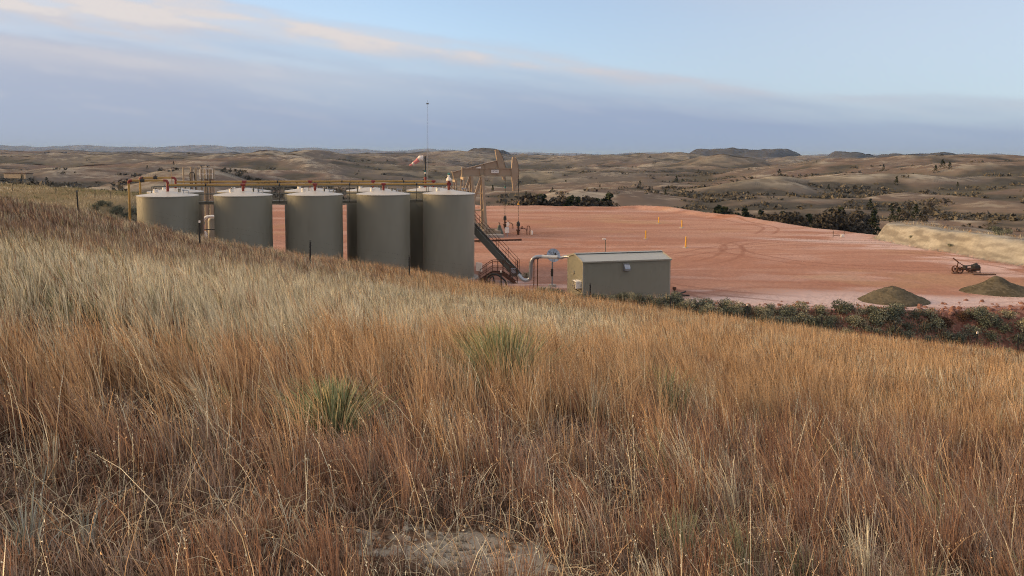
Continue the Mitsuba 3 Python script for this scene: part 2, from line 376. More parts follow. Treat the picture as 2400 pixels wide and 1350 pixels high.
def ground_fn(p, n, uv):
    sd, bank = uv.x, uv.y
    x, y = p.x, p.y
    r = dr.sqrt(x * x + y * y)
    one = mi.Color3f(1, 1, 1)
    # red crushed rock of the pad: streaks left by wheels and graders, pale salty patches near its edges
    wob = mikit.fbm(x * 0.06, y * 0.06, octaves=3) * 6
    st = mikit.fbm(x * 0.05 + wob * 0.3, y * 0.30 + wob * 0.6, octaves=5)
    st2 = mikit.fbm(x * 0.12 + 5 + wob * 0.2, y * 1.1 + wob * 1.2 - x * 0.12, octaves=4)
    grit = mikit.fbm(x * 6, y * 6, octaves=3)
    blot = mikit.fbm(x * 0.11 + 31, y * 0.11 + 4, octaves=4)
    pad = mix((0.372, 0.210, 0.160), (0.435, 0.272, 0.216), smoothstep(0.34, 0.66, st))
    pad = mix(pad, (0.325, 0.165, 0.118), smoothstep(0.52, 0.74, st2) * 0.5)
    pad = mix(pad, (0.40, 0.27, 0.175), smoothstep(0.55, 0.75, blot) * 0.55)
    salt = smoothstep(0.50, 0.68, mikit.fbm(x * 0.16 + 3, y * 0.5 + 11, octaves=5) + 0.10 * smoothstep(-7, -1.5, sd) - 0.05)
    pad = mix(pad, (0.60, 0.47, 0.44), salt * (0.22 + 0.65 * smoothstep(-9, -2.0, sd) * smoothstep(100, 72, y)))
    # pale tracks: one across the far right of the pad, one along the near right edge
    tr1 = smoothstep(2.4, 0.3, dr.abs(y - (80.5 - 0.42 * (x - 30) + 2.5 * (mikit.noise(x * 0.12, 3.0) - 0.5)))) * smoothstep(22, 31, x)
    tr2 = smoothstep(2.6, 0.3, dr.abs(y - (45.7 + 0.03 * (x - 16) + 1.2 * (mikit.noise(x * 0.25, 8.0) - 0.5)))) * smoothstep(9, 13, x)
    tr3 = smoothstep(2.6, 0.5, dr.abs(y - (118 + 4 * (mikit.noise(x * 0.06, 5.0) - 0.5))))
    pad = mix(pad, (0.56, 0.46, 0.44), dr.minimum(tr1 * 0.75 + tr2 * 0.85 * (0.4 + 0.6 * smoothstep(0.38, 0.58, grit * 0.4 + st2 * 0.6)) + tr3 * 0.25, 0.9))
    # wheel tracks: pairs of ruts along wide turning circles
    for cx, cy, rad in ((6, 96, 26), (24, 60, 17), (2, 74, 20), (33, 70, 12), (14, 108, 34), (40, 52, 30)):
        q = dr.sqrt(dr.square(x - cx) + dr.square((y - cy) * 1.15)) - rad + 1.4 * (mikit.noise(x * 0.16 + cx, y * 0.16) - 0.5)
        rut = dr.maximum(smoothstep(0.34, 0.08, dr.abs(q - 0.95)), smoothstep(0.34, 0.08, dr.abs(q + 0.95)))
        pad = mix(pad, (0.285, 0.150, 0.112), rut * smoothstep(0.42, 0.58, mikit.noise(x * 0.10 + cy, y * 0.10)) * 0.6)
    ring = smoothstep(4.6, 1.8, dr.sqrt(dr.square((x - 22.8) * 0.55) + dr.square(y - 45.5)) + (blot - 0.5) * 5 + (grit - 0.5) * 2)
    pad = mix(pad, (0.56, 0.46, 0.45), ring * 0.75)
    oil = smoothstep(5.0, 1.5, dr.sqrt(dr.square(x - 0.6) * 0.35 + dr.square(y - 83.5)))
    pad = mix(pad, (0.10, 0.055, 0.045), oil * smoothstep(0.35, 0.6, blot * 0.5 + grit * 0.5) * 0.75)
    pad = mix(pad, (0.19, 0.065, 0.048), smoothstep(-1.3, 0.2, sd) * smoothstep(70, 55, y) * smoothstep(0.30, 0.55, grit * 0.5 + st2 * 0.5) * smoothstep(6, 12, x))
    pad = pad * (0.76 + 0.36 * grit) * mi.Color3f(1.0, 0.97, 0.97)
    # the fill slope below the pad: dark red rubble
    fill = mix((0.165, 0.078, 0.060), (0.29, 0.15, 0.115), smoothstep(0.4, 0.65, grit)) * (0.75 + 0.5 * mikit.fbm(x * 2.1, y * 2.1, octaves=2))
    # pale clay of the cut bank, with run-off rills
    rill = mikit.fbm(x * 0.7 + y * 0.2, y * 0.7 - x * 0.15, p.z * 2.2, octaves=5)
    clay = mix((0.195, 0.180, 0.158), (0.345, 0.330, 0.290), smoothstep(0.28, 0.70, rill)) * (0.85 + 0.3 * grit)
    # near hillside: litter and thatch between the grass, bare pale earth here and there
    e1 = mikit.fbm(x * 1.1 + 2, y * 1.1, octaves=4); e2 = mikit.fbm(x * 14, y * 14, octaves=3)
    e3 = mikit.fbm(x * 55, y * 55, octaves=2)
    litter = mix((0.055, 0.036, 0.026), (0.17, 0.115, 0.078), smoothstep(0.38, 0.62, e1 * 0.35 + e2 * 0.3 + e3 * 0.35))
    bare = smoothstep(1.05, 0.45, dr.sqrt(dr.square((x + 0.20) / 0.46) + dr.square((y - 3.60) / 0.24)) + (e1 - 0.5) * 1.6 + (e2 - 0.5) * 1.6)
    bare = dr.maximum(bare, smoothstep(1.05, 0.5, dr.sqrt(dr.square((x - 1.5) / 0.35) + dr.square((y - 3.55) / 0.12)) + (e1 - 0.5) * 0.8))
    litter = mix(litter, mix((0.25, 0.225, 0.185), (0.42, 0.385, 0.32), e2), bare)
    # prairie farther off: straw and rust grass over grey clay, brush in the hollows
    g1 = mikit.fbm(x * 0.013 + 1, y * 0.013, octaves=5); g2 = mikit.fbm(x * 0.05 + 6, y * 0.05, octaves=5); g3 = mikit.fbm(x * 0.0035 + 9, y * 0.0035, octaves=4); g4 = mikit.fbm(x * 0.35, y * 0.35, octaves=4)
    bend = dr.clip((sd - 20) / 10, 0, 1)
    crest = smoothstep(0.50, 0.20, bend + (g2 - 0.5) * 0.5); low = smoothstep(0.46, 0.72, bend + (g2 - 0.5) * 0.7)
    far = mix((0.150, 0.128, 0.102), (0.255, 0.220, 0.155), smoothstep(0.40, 0.64, g1 * 0.5 + g2 * 0.5))
    far = mix(far, (0.185, 0.126, 0.094), smoothstep(0.46, 0.62, g3 * 0.65 + g2 * 0.35) * 0.65)
    far = mix(far, (0.40, 0.355, 0.265), crest * smoothstep(0.40, 0.60, g4 * 0.4 + g2 * 0.6) * 0.8)
    far = mix(far, (0.118, 0.112, 0.074), low * 0.7)
    steep = smoothstep(0.985, 0.93, n.z)
    far = mix(far, (0.120, 0.112, 0.098), steep * smoothstep(0.38, 0.60, g2 * 0.6 + g4 * 0.4) * 0.7)
    brush = dr.clip(low * 0.8 + smoothstep(0.50, 0.64, g2 * 0.55 + g1 * 0.45) * 0.75, 0, 1)
    far = mix(far, mix((0.052, 0.053, 0.044), (0.095, 0.086, 0.072), g4), brush * smoothstep(0.38, 0.57, g4 * 0.40 + g2 * 0.60) * 0.85)
    mesa = smoothstep(1.0, 9.0, p.z) * smoothstep(1800, 2300, r) * smoothstep(9000, 7000, r)
    far = mix(far, (0.050, 0.047, 0.040), mesa * 0.75)
    far = far * (0.80 + 0.24 * g4) * mi.Color3f(0.95, 1.0, 1.13)
    wild = mix(litter, far, smoothstep(46, 62, r + (g4 - 0.5) * 14))
    wild = mix(wild, mix((0.28, 0.215, 0.125), (0.19, 0.15, 0.085), g4), smoothstep(-36, -44, x) * smoothstep(55, 66, y) * smoothstep(140, 110, y) * 0.8)
    out = mix(wild, fill, smoothstep(3.6, 2.2, sd + (grit - 0.5) * 2) * smoothstep(15, 20, x + (grit - 0.5) * 3) * smoothstep(52, 48, y))
    out = mix(out, clay, bank)
    rim = smoothstep(0.25, -0.35, sd + (grit - 0.5) * 0.9)
    return mix(out, pad, rim)

scene['mat_ground'] = {'type': 'twosided', 'bsdf': {'type': 'diffuse', 'reflectance': proc(ground_fn)}}
for zi, zn in enumerate(('gravel_pad', 'cut_bank', 'hillside', 'badlands', 'far_hills')):
    f = tri[zone == zi]
    keep, inv = np.unique(f, return_inverse=True)
    scene[zn] = mikit.ply((gv[keep], inv.reshape(-1, 3)), 'mat_ground', smooth=True, uv=guv[keep])
    tag(zn, {'gravel_pad': 'flat well pad of red crushed rock with pale salty patches', 'cut_bank': 'pale clay bank cut along the right edge of the red pad',
             'hillside': 'grass-covered slope in the foreground falling to the right', 'badlands': 'rolling brown badlands with dark brush beyond the pad',
             'far_hills': 'blue hazy ridges along the horizon'}[zn], zn.replace('_', ' '), kind='structure')

# ---------------------------------------------------------------- tanks
UD = np.array([0.965, 0.263, 0.0]); ND = np.array([-0.263, 0.965, 0.0])    # along the tank rows, and away from the camera
RZ = math.atan2(0.263, 0.965)
FRONT0, BACK0, STEP, TR, TH = np.array([-22.35, 48.4, 0.0]), np.array([-23.95, 53.1, 0.0]), 4.62, 1.83, 6.1
ORD = ('first', 'second', 'third', 'fourth', 'fifth')

def tank(o, label, row):
    t = Thing('storage_tank', label, 'tank', 'storage tanks in two rows', o=o, rz=RZ + 0.1 * row)
    t.part('foundation', lathe([(0, -0.4), (TR + 0.35, -0.4), (TR + 0.3, 0.12), (0, 0.12)], 40), M_CONC)
    t.part('shell', lathe([(TR - 0.05, 0.12), (TR + 0.03, 0.12), (TR + 0.03, 0.17), (TR, 0.18), (TR, 2.02), (TR + 0.006, 2.03), (TR + 0.006, 2.06), (TR, 2.07), (TR, 4.03), (TR + 0.006, 4.04),
                           (TR + 0.006, 4.07), (TR, 4.08), (TR, TH - 0.09), (TR + 0.02, TH - 0.085), (TR + 0.02, TH - 0.03), (TR - 0.05, TH - 0.03)], 72), M_TANK, 30)
    t.part('roof', lathe([(TR - 0.06, TH - 0.03), (TR + 0.035, TH - 0.028), (TR + 0.04, TH), (TR - 0.02, TH + 0.02), (0.35, TH + 0.235), (0, TH + 0.25)], 72), M_ROOF, 30)
    # hatch, vent and gauge on the roof
    ha = cat([cyl((-0.75, 0.25, TH + 0.1), (-0.75, 0.25, TH + 0.36), 0.14, 20), cyl((-0.75, 0.25, TH + 0.36), (-0.75, 0.25, TH + 0.39), 0.17, 20)])
    h = t.part('hatch', ha, M_WHITE)
    t.part('handle', cat([beam((-0.75, 0.10, TH + 0.45), (-0.75, 0.40, TH + 0.45), 0.03, 0.03), beam((-0.75, 0.12, TH + 0.39), (-0.75, 0.12, TH + 0.45), 0.03, 0.03), beam((-0.75, 0.38, TH + 0.39), (-0.75, 0.38, TH + 0.45), 0.03, 0.03)]), M_DARK, parent=h)
    t.part('vent', cat([cyl((0.62, 0.35, TH + 0.12), (0.62, 0.35, TH + 0.34), 0.05, 14), cyl((0.62, 0.35, TH + 0.34), (0.62, 0.35, TH + 0.41), 0.10, 14, r2=0.04)]), M_STEEL)
    t.part('gauge', cat([sweep([(0.95, -0.1, TH + 0.08), (0.95, -0.1, TH + 0.32), (1.25, -0.1, TH + 0.32), (1.25, -0.1, TH + 0.05)], 0.025, 8, 0.05), box((0.95, -0.1, TH + 0.33), (0.10, 0.10, 0.08))]), M_GALV)
    # manway low on the shell, facing the pad
    a = math.pi / 2 + 0.35
    c = np.array([math.cos(a), math.sin(a), 0])
    mw = t.part('manway', cyl(c * (TR - 0.05) + [0, 0, 0.75], c * (TR + 0.14) + [0, 0, 0.75], 0.31, 24), M_TANK)
    t.part('bolt_ring', cat([cyl(c * (TR + 0.14) + [0, 0, 0.75] + 0.27 * (math.cos(q) * np.array([-c[1], c[0], 0]) + math.sin(q) * np.array([0, 0, 1])),
                                 c * (TR + 0.17) + [0, 0, 0.75] + 0.27 * (math.cos(q) * np.array([-c[1], c[0], 0]) + math.sin(q) * np.array([0, 0, 1])), 0.02, 6) for q in np.arange(12) * math.pi / 6]), M_DARK, parent=mw)

for k in range(5):
    s = ('olive steel storage tank, %s from the left in the front row by the grass' % ORD[k]) if k < 4 else 'olive steel storage tank at the right end of the front row, beside the grey stairway'
    tank(FRONT0 + UD * STEP * k, s, 0)
for k in range(5):
    s = ('olive storage tank of the back row, mostly hidden behind the %s front tank' % ORD[k])
    tank(BACK0 + UD * STEP * k + UD * (0.0 if k < 3 else -0.05 * k), s, 1)

# ---------------------------------------------------------------- yellow vapour lines over the tanks
def vapour_line(first, label, leg, main_z, raised_z, end_k):
    t = Thing('vapour_pipe', label, 'pipe')
    c = [first + UD * STEP * k for k in range(5)]
    e = lambda p, z: np.array([p[0], p[1], z])
    r = 0.066
    legp = c[0] - UD * leg
    L0 = gz(legp[0], legp[1])
    t.part('upright', cyl((legp[0], legp[1], L0 - 0.2), e(legp, raised_z - 0.16), r, 16), M_YELLOW)
    t.part('elbow', sweep([e(legp, raised_z - 0.18), e(legp, raised_z), e(legp + UD * 0.2, raised_z)], r + 0.014, 14, 0.16), M_RED)
    t.part('raised_run', cyl(e(legp + UD * 0.2, raised_z), e(c[0] - UD * 0.22, raised_z), r, 16), M_YELLOW)
    v = legp + UD * (0.80 if first is FRONT0 else 1.0)
    t.part('valve', cat([cyl(e(v - UD * 0.12, raised_z), e(v + UD * 0.12, raised_z), r + 0.05, 14), cyl(e(v, raised_z), e(v, raised_z + 0.2), 0.03, 10), cyl(e(v, raised_z + 0.2), e(v, raised_z + 0.22), 0.11, 16)]), M_DARK)
    t.part('elbow', sweep([e(c[0] - UD * 0.24, raised_z), e(c[0] - UD * 0.05, raised_z), e(c[0] + UD * 0.02, raised_z - 0.12), e(c[0], main_z - 0.02), e(c[0], TH + 0.22)], r + 0.016, 14, 0.12), M_RED)
    for k in range(end_k):
        t.part('main_run', cyl(e(c[k] + UD * (0.02 if k == 0 else 0.13), main_z), e(c[k + 1] - UD * 0.13, main_z), r, 16), M_YELLOW)
        tee = cat([cyl(e(c[k + 1] - UD * 0.15, main_z), e(c[k + 1] + UD * 0.15, main_z), r + 0.018, 16), cyl(e(c[k + 1], main_z), e(c[k + 1], TH + 0.22), r + 0.012, 14),
                   cyl(e(c[k + 1], TH + 0.38), e(c[k + 1], TH + 0.41), r + 0.06, 16)])
        t.part('tee', tee, M_RED)
    for k in range(4):                                                      # hangers that carry the pipe between tanks
        m = (c[k] + c[k + 1]) / 2
        t.part('clamp', cat([cyl(e(m - UD * 0.04, main_z), e(m + UD * 0.04, main_z), r + 0.012, 14), cyl(e(m, main_z - r), e(m, 5.55), 0.02, 8)]), M_DARK)
    return t, c

vapour_line(FRONT0, 'yellow pipe with red fittings running over the roofs of the front tanks', 2.28, 6.77, 7.06, 4)
vapour_line(BACK0, 'yellow pipe with red fittings running over the roofs of the back tanks', 2.30, 6.79, 7.08, 4)

t = Thing('relief_valve', 'teal and white relief valve standing on the right end of the front yellow pipe', 'valve', o=FRONT0 + UD * STEP * 4)
t.part('flange', cat([cyl((0, 0, 6.82), (0, 0, 6.98), 0.10, 16), cyl((0, 0, 6.90), (0, 0, 6.93), 0.19, 18)]), M_RED)
t.part('body', lathe([(0, 6.98), (0.17, 6.98), (0.20, 7.05), (0.15, 7.18), (0.09, 7.24), (0, 7.24)], 20), M_SIGN)
t.part('bonnet', cyl((0, 0, 7.24), (0, 0, 7.42), 0.085, 16), M_WHITE)
t.part('cap', lathe([(0, 7.42), (0.10, 7.42), (0.11, 7.48), (0.04, 7.56), (0, 7.57)], 16), M_TEAL)

# ---------------------------------------------------------------- catwalk between the rows and its stairway
t = Thing('catwalk', 'grey steel catwalk with handrails between the two rows of tanks', 'catwalk')
w0 = (FRONT0 + BACK0) / 2 - UD * 1.2; w1 = w0 + UD * (STEP * 4 + 1.9)
w0[2] = w1[2] = 5.5
t.part('deck', beam(w0, w1, 0.72, 0.05), M_STEEL)
for s in (-1, 1):
    o = ND * 0.37 * s
    t.part('toe_beam', beam(w0 + o + [0, 0, -0.06], w1 + o + [0, 0, -0.06], 0.05, 0.20), M_STEEL)
    t.part('mid_rail', cyl(w0 + o + [0, 0, 0.54], w1 + o + [0, 0, 0.54], 0.028, 8), M_STEEL)
    t.part('top_rail', cyl(w0 + o + [0, 0, 1.06], w1 + o + [0, 0, 1.06], 0.028, 8), M_STEEL)
    for q in np.linspace(0, 1, 13):
        p = w0 * (1 - q) + w1 * q + o
        t.part('post', cyl(p, p + [0, 0, 1.06], 0.026, 8), M_STEEL)
for k in range(5):
    p = w0 * (1 - (k + .5) / 5) + w1 * (k + .5) / 5
    p = w0 + UD * (0.5 + STEP * k + (2.3 if k < 4 else 2.0)) if k < 4 else w1 - UD * 0.3
    t.part('leg', cat([cyl((p[0], p[1], 0), (p[0], p[1], 5.35), 0.06, 10), box((p[0], p[1], 0.02), (0.3, 0.3, 0.04))]), M_STEEL)

t = Thing('stairway', 'grey-green steel stairway climbing to the catwalk behind the right end tank', 'stairway')
S0, S1 = np.array([-4.75, 55.45, 5.5]), np.array([0.48, 54.45, 0.0])
d = S1 - S0; hd = d * [1, 1, 0]; hd /= np.linalg.norm(hd); sd_ = np.array([-hd[1], hd[0], 0])
for s in (-1, 1):
    o = sd_ * 0.42 * s
    t.part('stringer', cat([beam(S0 + o, S1 + o + d / np.linalg.norm(d) * 0.1, 0.03, 0.42), beam(S0 + o + [0, 0, 0.29], S1 + o + [0, 0, 0.29], 0.09, 0.015), beam(S0 + o + [0, 0, -0.30], S1 + o + [0, 0, -0.30], 0.09, 0.015)]), M_STEEL)
    t.part('handrail', cat([cyl(S0 + o + [0, 0, 1.15], S1 + o + [0, 0, 1.15], 0.015, 8), cyl(S1 + o + [0, 0, 0.2], S1 + o + [0, 0, 1.15], 0.022, 8)]), M_RUST)
    t.part('mid_rail', cat([cyl(S0 + o + [0, 0, 0.85], S1 + o + [0, 0, 0.85], 0.012, 6), cyl(S0 + o + [0, 0, 0.55], S1 + o + [0, 0, 0.55], 0.012, 6)]), M_RUST)
    for q in np.linspace(0.02, 0.98, 8):
        p = S0 + d * q + o
        t.part('post', cyl(p + [0, 0, 0.1], p + [0, 0, 1.15], 0.015, 8), M_RUST)
for q in np.linspace(0.03, 0.97, 24):
    p = S0 + d * q
    t.part('tread', beam(p - sd_ * 0.40, p + sd_ * 0.40, 0.24, 0.03, upv=(0, 0, 1)), M_STEEL)
t.part('foot_plate', box((0.55, 54.43, 0.02), (0.5, 1.1, 0.05), RZ), M_CONC)

# ---------------------------------------------------------------- crossover steps, hose, sign and control box at the foot of the stairway
t = Thing('crossover_steps', 'small rust-brown crossover steps with handrails right of the last tank', 'steps', o=(-0.85, 51.7, 0), rz=0.04)
prof = [(-1.35, 0.05), (-0.5, 0.62), (0.25, 0.62), (1.25, -0.15)]
for s in (-1, 1):
    y = 0.42 * s
    pts = [(x, y, z) for x, z in prof]
    t.part('stringer', cat([beam(a, b, 0.03, 0.2) for a, b in zip(pts[:-1], pts[1:])]), M_RUST)
    up = [(x, y, z + 0.88) for x, z in prof]; mid = [(x, y, z + 0.45) for x, z in prof]
    t.part('handrail', cat([sweep(up, 0.022, 8, 0.08), sweep(mid, 0.016, 8, 0.06)]), M_RUST)
    for x, z in prof + [(-0.12, 0.62), (0.75, 0.23), (-0.93, 0.33)]:
        t.part('post', cyl((x, y, z - 0.05), (x, y, z + 0.88), 0.02, 8), M_RUST)
for a, b, n in ((prof[0], prof[1], 4), (prof[2], prof[3], 5)):
    for q in (np.arange(n) + 0.5) / n:
        t.part('tread', box((a[0] + (b[0] - a[0]) * q, 0, a[1] + (b[1] - a[1]) * q), (0.2, 0.82, 0.025)), M_RUST)
t.part('landing', box((-0.125, 0, 0.62), (0.75, 0.82, 0.03)), M_RUST)

hz = gz(-1.0, 47.0)
t = Thing('black_hose', 'thick black hose arching over the grass edge below the crossover steps', 'hose')
t.whole(cat([sweep([(-1.62, 47.1, hz - 0.1), (-1.56, 47.1, 1.10), (-1.30, 47.05, 1.30), (-0.95, 47, 1.30), (-0.65, 47, 1.12), (-0.38, 47, 0.86), (-0.2, 47, hz - 0.1)], 0.055, 12, 0.1),
             sweep([(-1.50, 46.9, hz - 0.1), (-1.36, 46.9, 1.08), (-1.18, 46.9, 1.22), (-1.12, 46.9, 1.0), (-1.1, 46.9, hz - 0.1)], 0.045, 10, 0.1)]), M_BLACK)

t = Thing('sign_board', 'blank cream-white sign board tucked against the last tank', 'sign', o=(-2.27, 51.6, 0), rz=-0.75)
t.part('panel', box((0, 0, 1.07), (0.60, 0.03, 0.62), bev=0.008), M_SIGN)
t.part('post', cyl((-0.05, 0.045, -0.2), (-0.05, 0.045, 1.25), 0.028, 10), M_STEEL)

t = Thing('control_box', 'grey-blue electrical control box at the foot of the grey stairway', 'box', o=(0.10, 53.1, 0), rz=0.3)
t.part('cabinet', box((0, 0, 0.58), (0.34, 0.20, 0.36), bev=0.015), M_GALV)
t.part('door', box((0, -0.106, 0.58), (0.29, 0.012, 0.31), bev=0.005), M_GALV)
t.part('post', cyl((0, 0.06, -0.05), (0, 0.06, 0.42), 0.03, 10), M_STEEL)

# ---------------------------------------------------------------- silver line, its stand, satellite dish
t = Thing('silver_pipe', 'silver clad pipe bending up from the stair foot and over to the shed', 'pipe')
sp = [(0.45, 48.9, 0.98), (0.72, 48.75, 0.66), (1.0, 48.7, 0.62), (1.22, 48.65, 0.75), (1.26, 48.6, 1.0), (1.26, 48.55, 1.75), (1.36, 48.5, 2.1), (1.62, 48.45, 2.24), (1.92, 48.4, 2.26)]
t.part('riser', sweep(sp, 0.125, 18, 0.25), M_GALV)
t.part('main_run', cyl((1.92, 48.4, 2.26), (3.02, 48.2, 2.25), 0.118, 18), M_PALE, label='pale straight stretch of the silver pipe')
t.part('end_run', sweep([(3.02, 48.2, 2.25), (3.2, 48.15, 2.22), (3.5, 48.0, 2.34), (3.78, 47.7, 2.34)], 0.10, 16, 0.1), M_GALV)
for q in (1.93, 3.0):
    t.part('band', cyl((q - 0.02, 48.4 - (q - 1.92) * 0.18, 2.258), (q + 0.02, 48.393 - (q - 1.92) * 0.18, 2.258), 0.135, 18), M_GALV)
for p in ((0.9, 48.71, 0.62), (1.26, 48.57, 1.35)):
    t.part('band', lathe([(0.118, -0.02), (0.134, -0.02), (0.134, 0.02), (0.118, 0.02)], 18, p) if p[2] > 1 else at(cyl((-0.02, 0, 0), (0.02, 0, 0), 0.134, 18), p), M_GALV)
t = Thing('pipe_stand', 'rust-brown two-legged stand under the silver pipe', 'pipe stand')
for x in (1.46, 1.70):
    t.part('leg', cyl((x, 48.42, -0.1), (x, 48.42, 2.10), 0.032, 10), M_RUST)
t.part('saddle', box((1.58, 48.43, 2.115), (0.40, 0.22, 0.04)), M_RUST)

t = Thing('satellite_dish', 'grey satellite dish on a pole beside the shed', 'satellite dish')
dn = np.array([0.22, -0.90, 0.36]); dn /= np.linalg.norm(dn)
rr_ = np.linspace(0, 0.46, 9)
dish = lathe([(r, 0.36 * r * r) for r in rr_] + [(0.47, 0.36 * 0.46 ** 2), (0.46, 0.36 * 0.46 ** 2 - 0.02)] + [(r, 0.36 * r * r - 0.012) for r in rr_[::-1]], 40)
def aim(m, c):
    z = dn; x = np.cross([0, 0, 1], z); x /= np.linalg.norm(x); y = np.cross(z, x)
    M = np.eye(4); M[:3, 0], M[:3, 1], M[:3, 2], M[:3, 3] = x, y, z, c
    m = m.copy(); m.apply_transform(M); return m
dc = np.array([2.80, 50.0, 2.12])
t.part('reflector', aim(dish, dc), M_GALV)
t.part('rib', aim(cat([beam((0.05 * math.cos(q), 0.05 * math.sin(q), 0.02), (0.45 * math.cos(q), 0.45 * math.sin(q), 0.088), 0.012, 0.016, (0, 0, 1)) for q in np.arange(6) * math.pi / 3 + 0.3]), dc), M_STEEL)
t.part('feed_arm', aim(cat([cyl((0, -0.42, 0.06), (0, -0.05, 0.50), 0.014, 8), cyl((-0.3, 0.3, 0.06), (0, 0, 0.5), 0.008, 6), cyl((0.3, 0.3, 0.06), (0, 0, 0.5), 0.008, 6)]), dc), M_DARK)
t.part('feed_horn', aim(cat([cyl((0, 0, 0.40), (0, 0, 0.56), 0.05, 12), box((0, -0.03, 0.54), (0.09, 0.14, 0.08))]), dc), M_DARK)
t.part('bracket', cat([cyl(dc - dn * 0.03, dc - dn * 0.2, 0.06, 12), cyl((dc - dn * 0.2) * [1, 1, 0] + [0, 0, 1.85], dc - dn * 0.2, 0.045, 12), cyl((2.2, 50.1, 2.17), (2.75, 50.12, 2.14), 0.02, 8)]), M_STEEL)
pb = (dc - dn * 0.2)
t.part('pole', cyl((pb[0], pb[1], -0.1), (pb[0], pb[1], 1.95), 0.055, 14), M_GALV)
t.part('meter', cat([box((pb[0] - 0.02, pb[1] - 0.10, 0.95), (0.16, 0.12, 0.50), bev=0.02), cyl((pb[0] - .02, pb[1] - 0.15, 1.02), (pb[0] - .02, pb[1] - 0.20, 1.02), 0.07, 14)]), M_DARK)
t.part('footing', lathe([(0, -0.1), (0.32, -0.1), (0.26, 0.12), (0, 0.12)], 20, (pb[0], pb[1], 0)), M_CONC)

# ---------------------------------------------------------------- the shed
SO = (4.36, 45.2, 0.0)
SL, SW, SE, SR = 5.86, 2.8, 2.40, 2.70
t = Thing('equipment_shed', 'olive metal equipment shed with a pale low-pitched roof', 'shed', o=SO, rz=RZ)
def rib_wall(x0, x1, h, axis):
    """a ribbed sheet wall: its outline in plan, extruded up"""
    n = int((x1 - x0) / 0.30); pts = []
    for k in range(n):
        a = x0 + (x1 - x0) * k / n; w = (x1 - x0) / n
        pts += [(a, 0), (a + w * 0.80, 0), (a + w * 0.84, -0.005), (a + w * 0.94, -0.005), (a + w * 0.98, 0)]
    pts += [(x1, 0), (x1, 0.05), (x0, 0.05)]
    m = trimesh.creation.extrude_polygon(sg.Polygon(pts), h, engine='earcut')
    return m
fw_ = rib_wall(0.06, SL - 0.06, SE, 0); t.part('long_wall', fw_, M_WALL, False)
bw_ = rib_wall(0.06, SL - 0.06, SE, 0); bw_.apply_transform(trimesh.transformations.rotation_matrix(math.pi, [0, 0, 1])); bw_.apply_translation((SL, SW, 0)); t.part('long_wall', bw_, M_WALL, False)
gab = [(0.06, 0), (SW - 0.06, 0), (SW - 0.06, SE), (SW / 2, SR - 0.01), (0.06, SE)]
for x in (0.025, SL - 0.025):
    g = prism(gab, 0.05); g.apply_transform(trimesh.transformations.rotation_matrix(math.pi / 2, [0, 0, 1])); g.apply_translation((x, 0, 0))
    t.part('gable_wall', g, M_WALL, False)
for x in (0.0, SL):
    for y in (0.0, SW):
        t.part('corner_trim', box((x + (0.03 if x == 0 else -0.03), y + (0.03 if y == 0 else -0.03), SE / 2), (0.10, 0.10, SE - 0.004), bev=0.008), M_TRIM)
for s in (0, 1):
    y0 = -0.09 if s == 0 else SW + 0.09
    a, b = np.array([SL / 2, y0, SE - 0.02]), np.array([SL / 2, SW / 2, SR + 0.005])
    n_ = np.array([0, -(b[2] - a[2]), b[1] - a[1]]) * (1 if s == 0 else -1); n_ /= np.linalg.norm(n_)
    sl = np.linalg.norm(b - a)
    pan = [(-SL / 2 - 0.06, 0)]
    nrib = 19
    prof_ = []
    for k in range(nrib):
        q = -SL / 2 - 0.06 + (SL + 0.12) * k / nrib; w = (SL + 0.12) / nrib
        prof_ += [(q, 0.03), (q + w * 0.8, 0.03), (q + w * 0.84, 0.048), (q + w * 0.94, 0.048), (q + w * 0.98, 0.03)]
    poly = prof_ + [(SL / 2 + 0.06, 0.03), (SL / 2 + 0.06, 0.0), (-SL / 2 - 0.06, 0.0)]
    m = trimesh.creation.extrude_polygon(sg.Polygon(poly), sl, engine='earcut')
    M = np.eye(4); dirv = (b - a) / sl
    M[:3, 0], M[:3, 1], M[:3, 2], M[:3, 3] = [1, 0, 0], np.cross(dirv, [1, 0, 0]), dirv, a
    m.apply_transform(M)
    t.part('roof_panel', m, M_SHEDROOF, False)
t.part('ridge_cap', cat([beam((-0.08, SW / 2 - 0.075, SR + 0.045), (SL + 0.08, SW / 2 - 0.075, SR + 0.045), 0.17, 0.012, (0, -0.2, 1)), beam((-0.08, SW / 2 + 0.075, SR + 0.045), (SL + 0.08, SW / 2 + 0.075, SR + 0.045), 0.17, 0.012, (0, 0.2, 1))]), M_SHEDROOF)
t.part('eave_trim', box((SL / 2, -0.095, SE - 0.03), (SL + 0.1, 0.02, 0.09)), M_TRIM)
for x in (-0.068, SL + 0.068):
    t.part('rake_trim', cat([beam((x, -0.09, SE - 0.02), (x, SW / 2, SR + 0.01), 0.02, 0.10), beam((x, SW + 0.09, SE - 0.02), (x, SW / 2, SR + 0.01), 0.02, 0.10)]), M_TRIM)
# exhaust hood on the long wall
hx, hz_ = 2.82, 2.02
hood = [(0.0, 0.0), (-0.26, 0.0), (-0.30, 0.06), (-0.30, 0.14), (-0.26, 0.28), (-0.16, 0.38), (0.0, 0.43)]
hm = prism(hood, 0.36); hm.apply_transform(trimesh.transformations.rotation_matrix(-math.pi / 2, [0, 0, 1]) @ np.diag([-1, 1, 1, 1])); hm.fix_normals(); hm.apply_translation((hx, -0.014, hz_ - 0.24))
hk = t.part('vent_hood', hm, M_GALV, 50)
for k in range(3):
    t.part('louver', box((hx, -0.318, hz_ - 0.21 + 0.045 * k), (0.33, 0.012, 0.02)), M_GALV, parent=hk)
t.part('rim', box((hx, -0.02, hz_ - 0.02), (0.42, 0.015, 0.50)), M_TRIM, parent=hk)
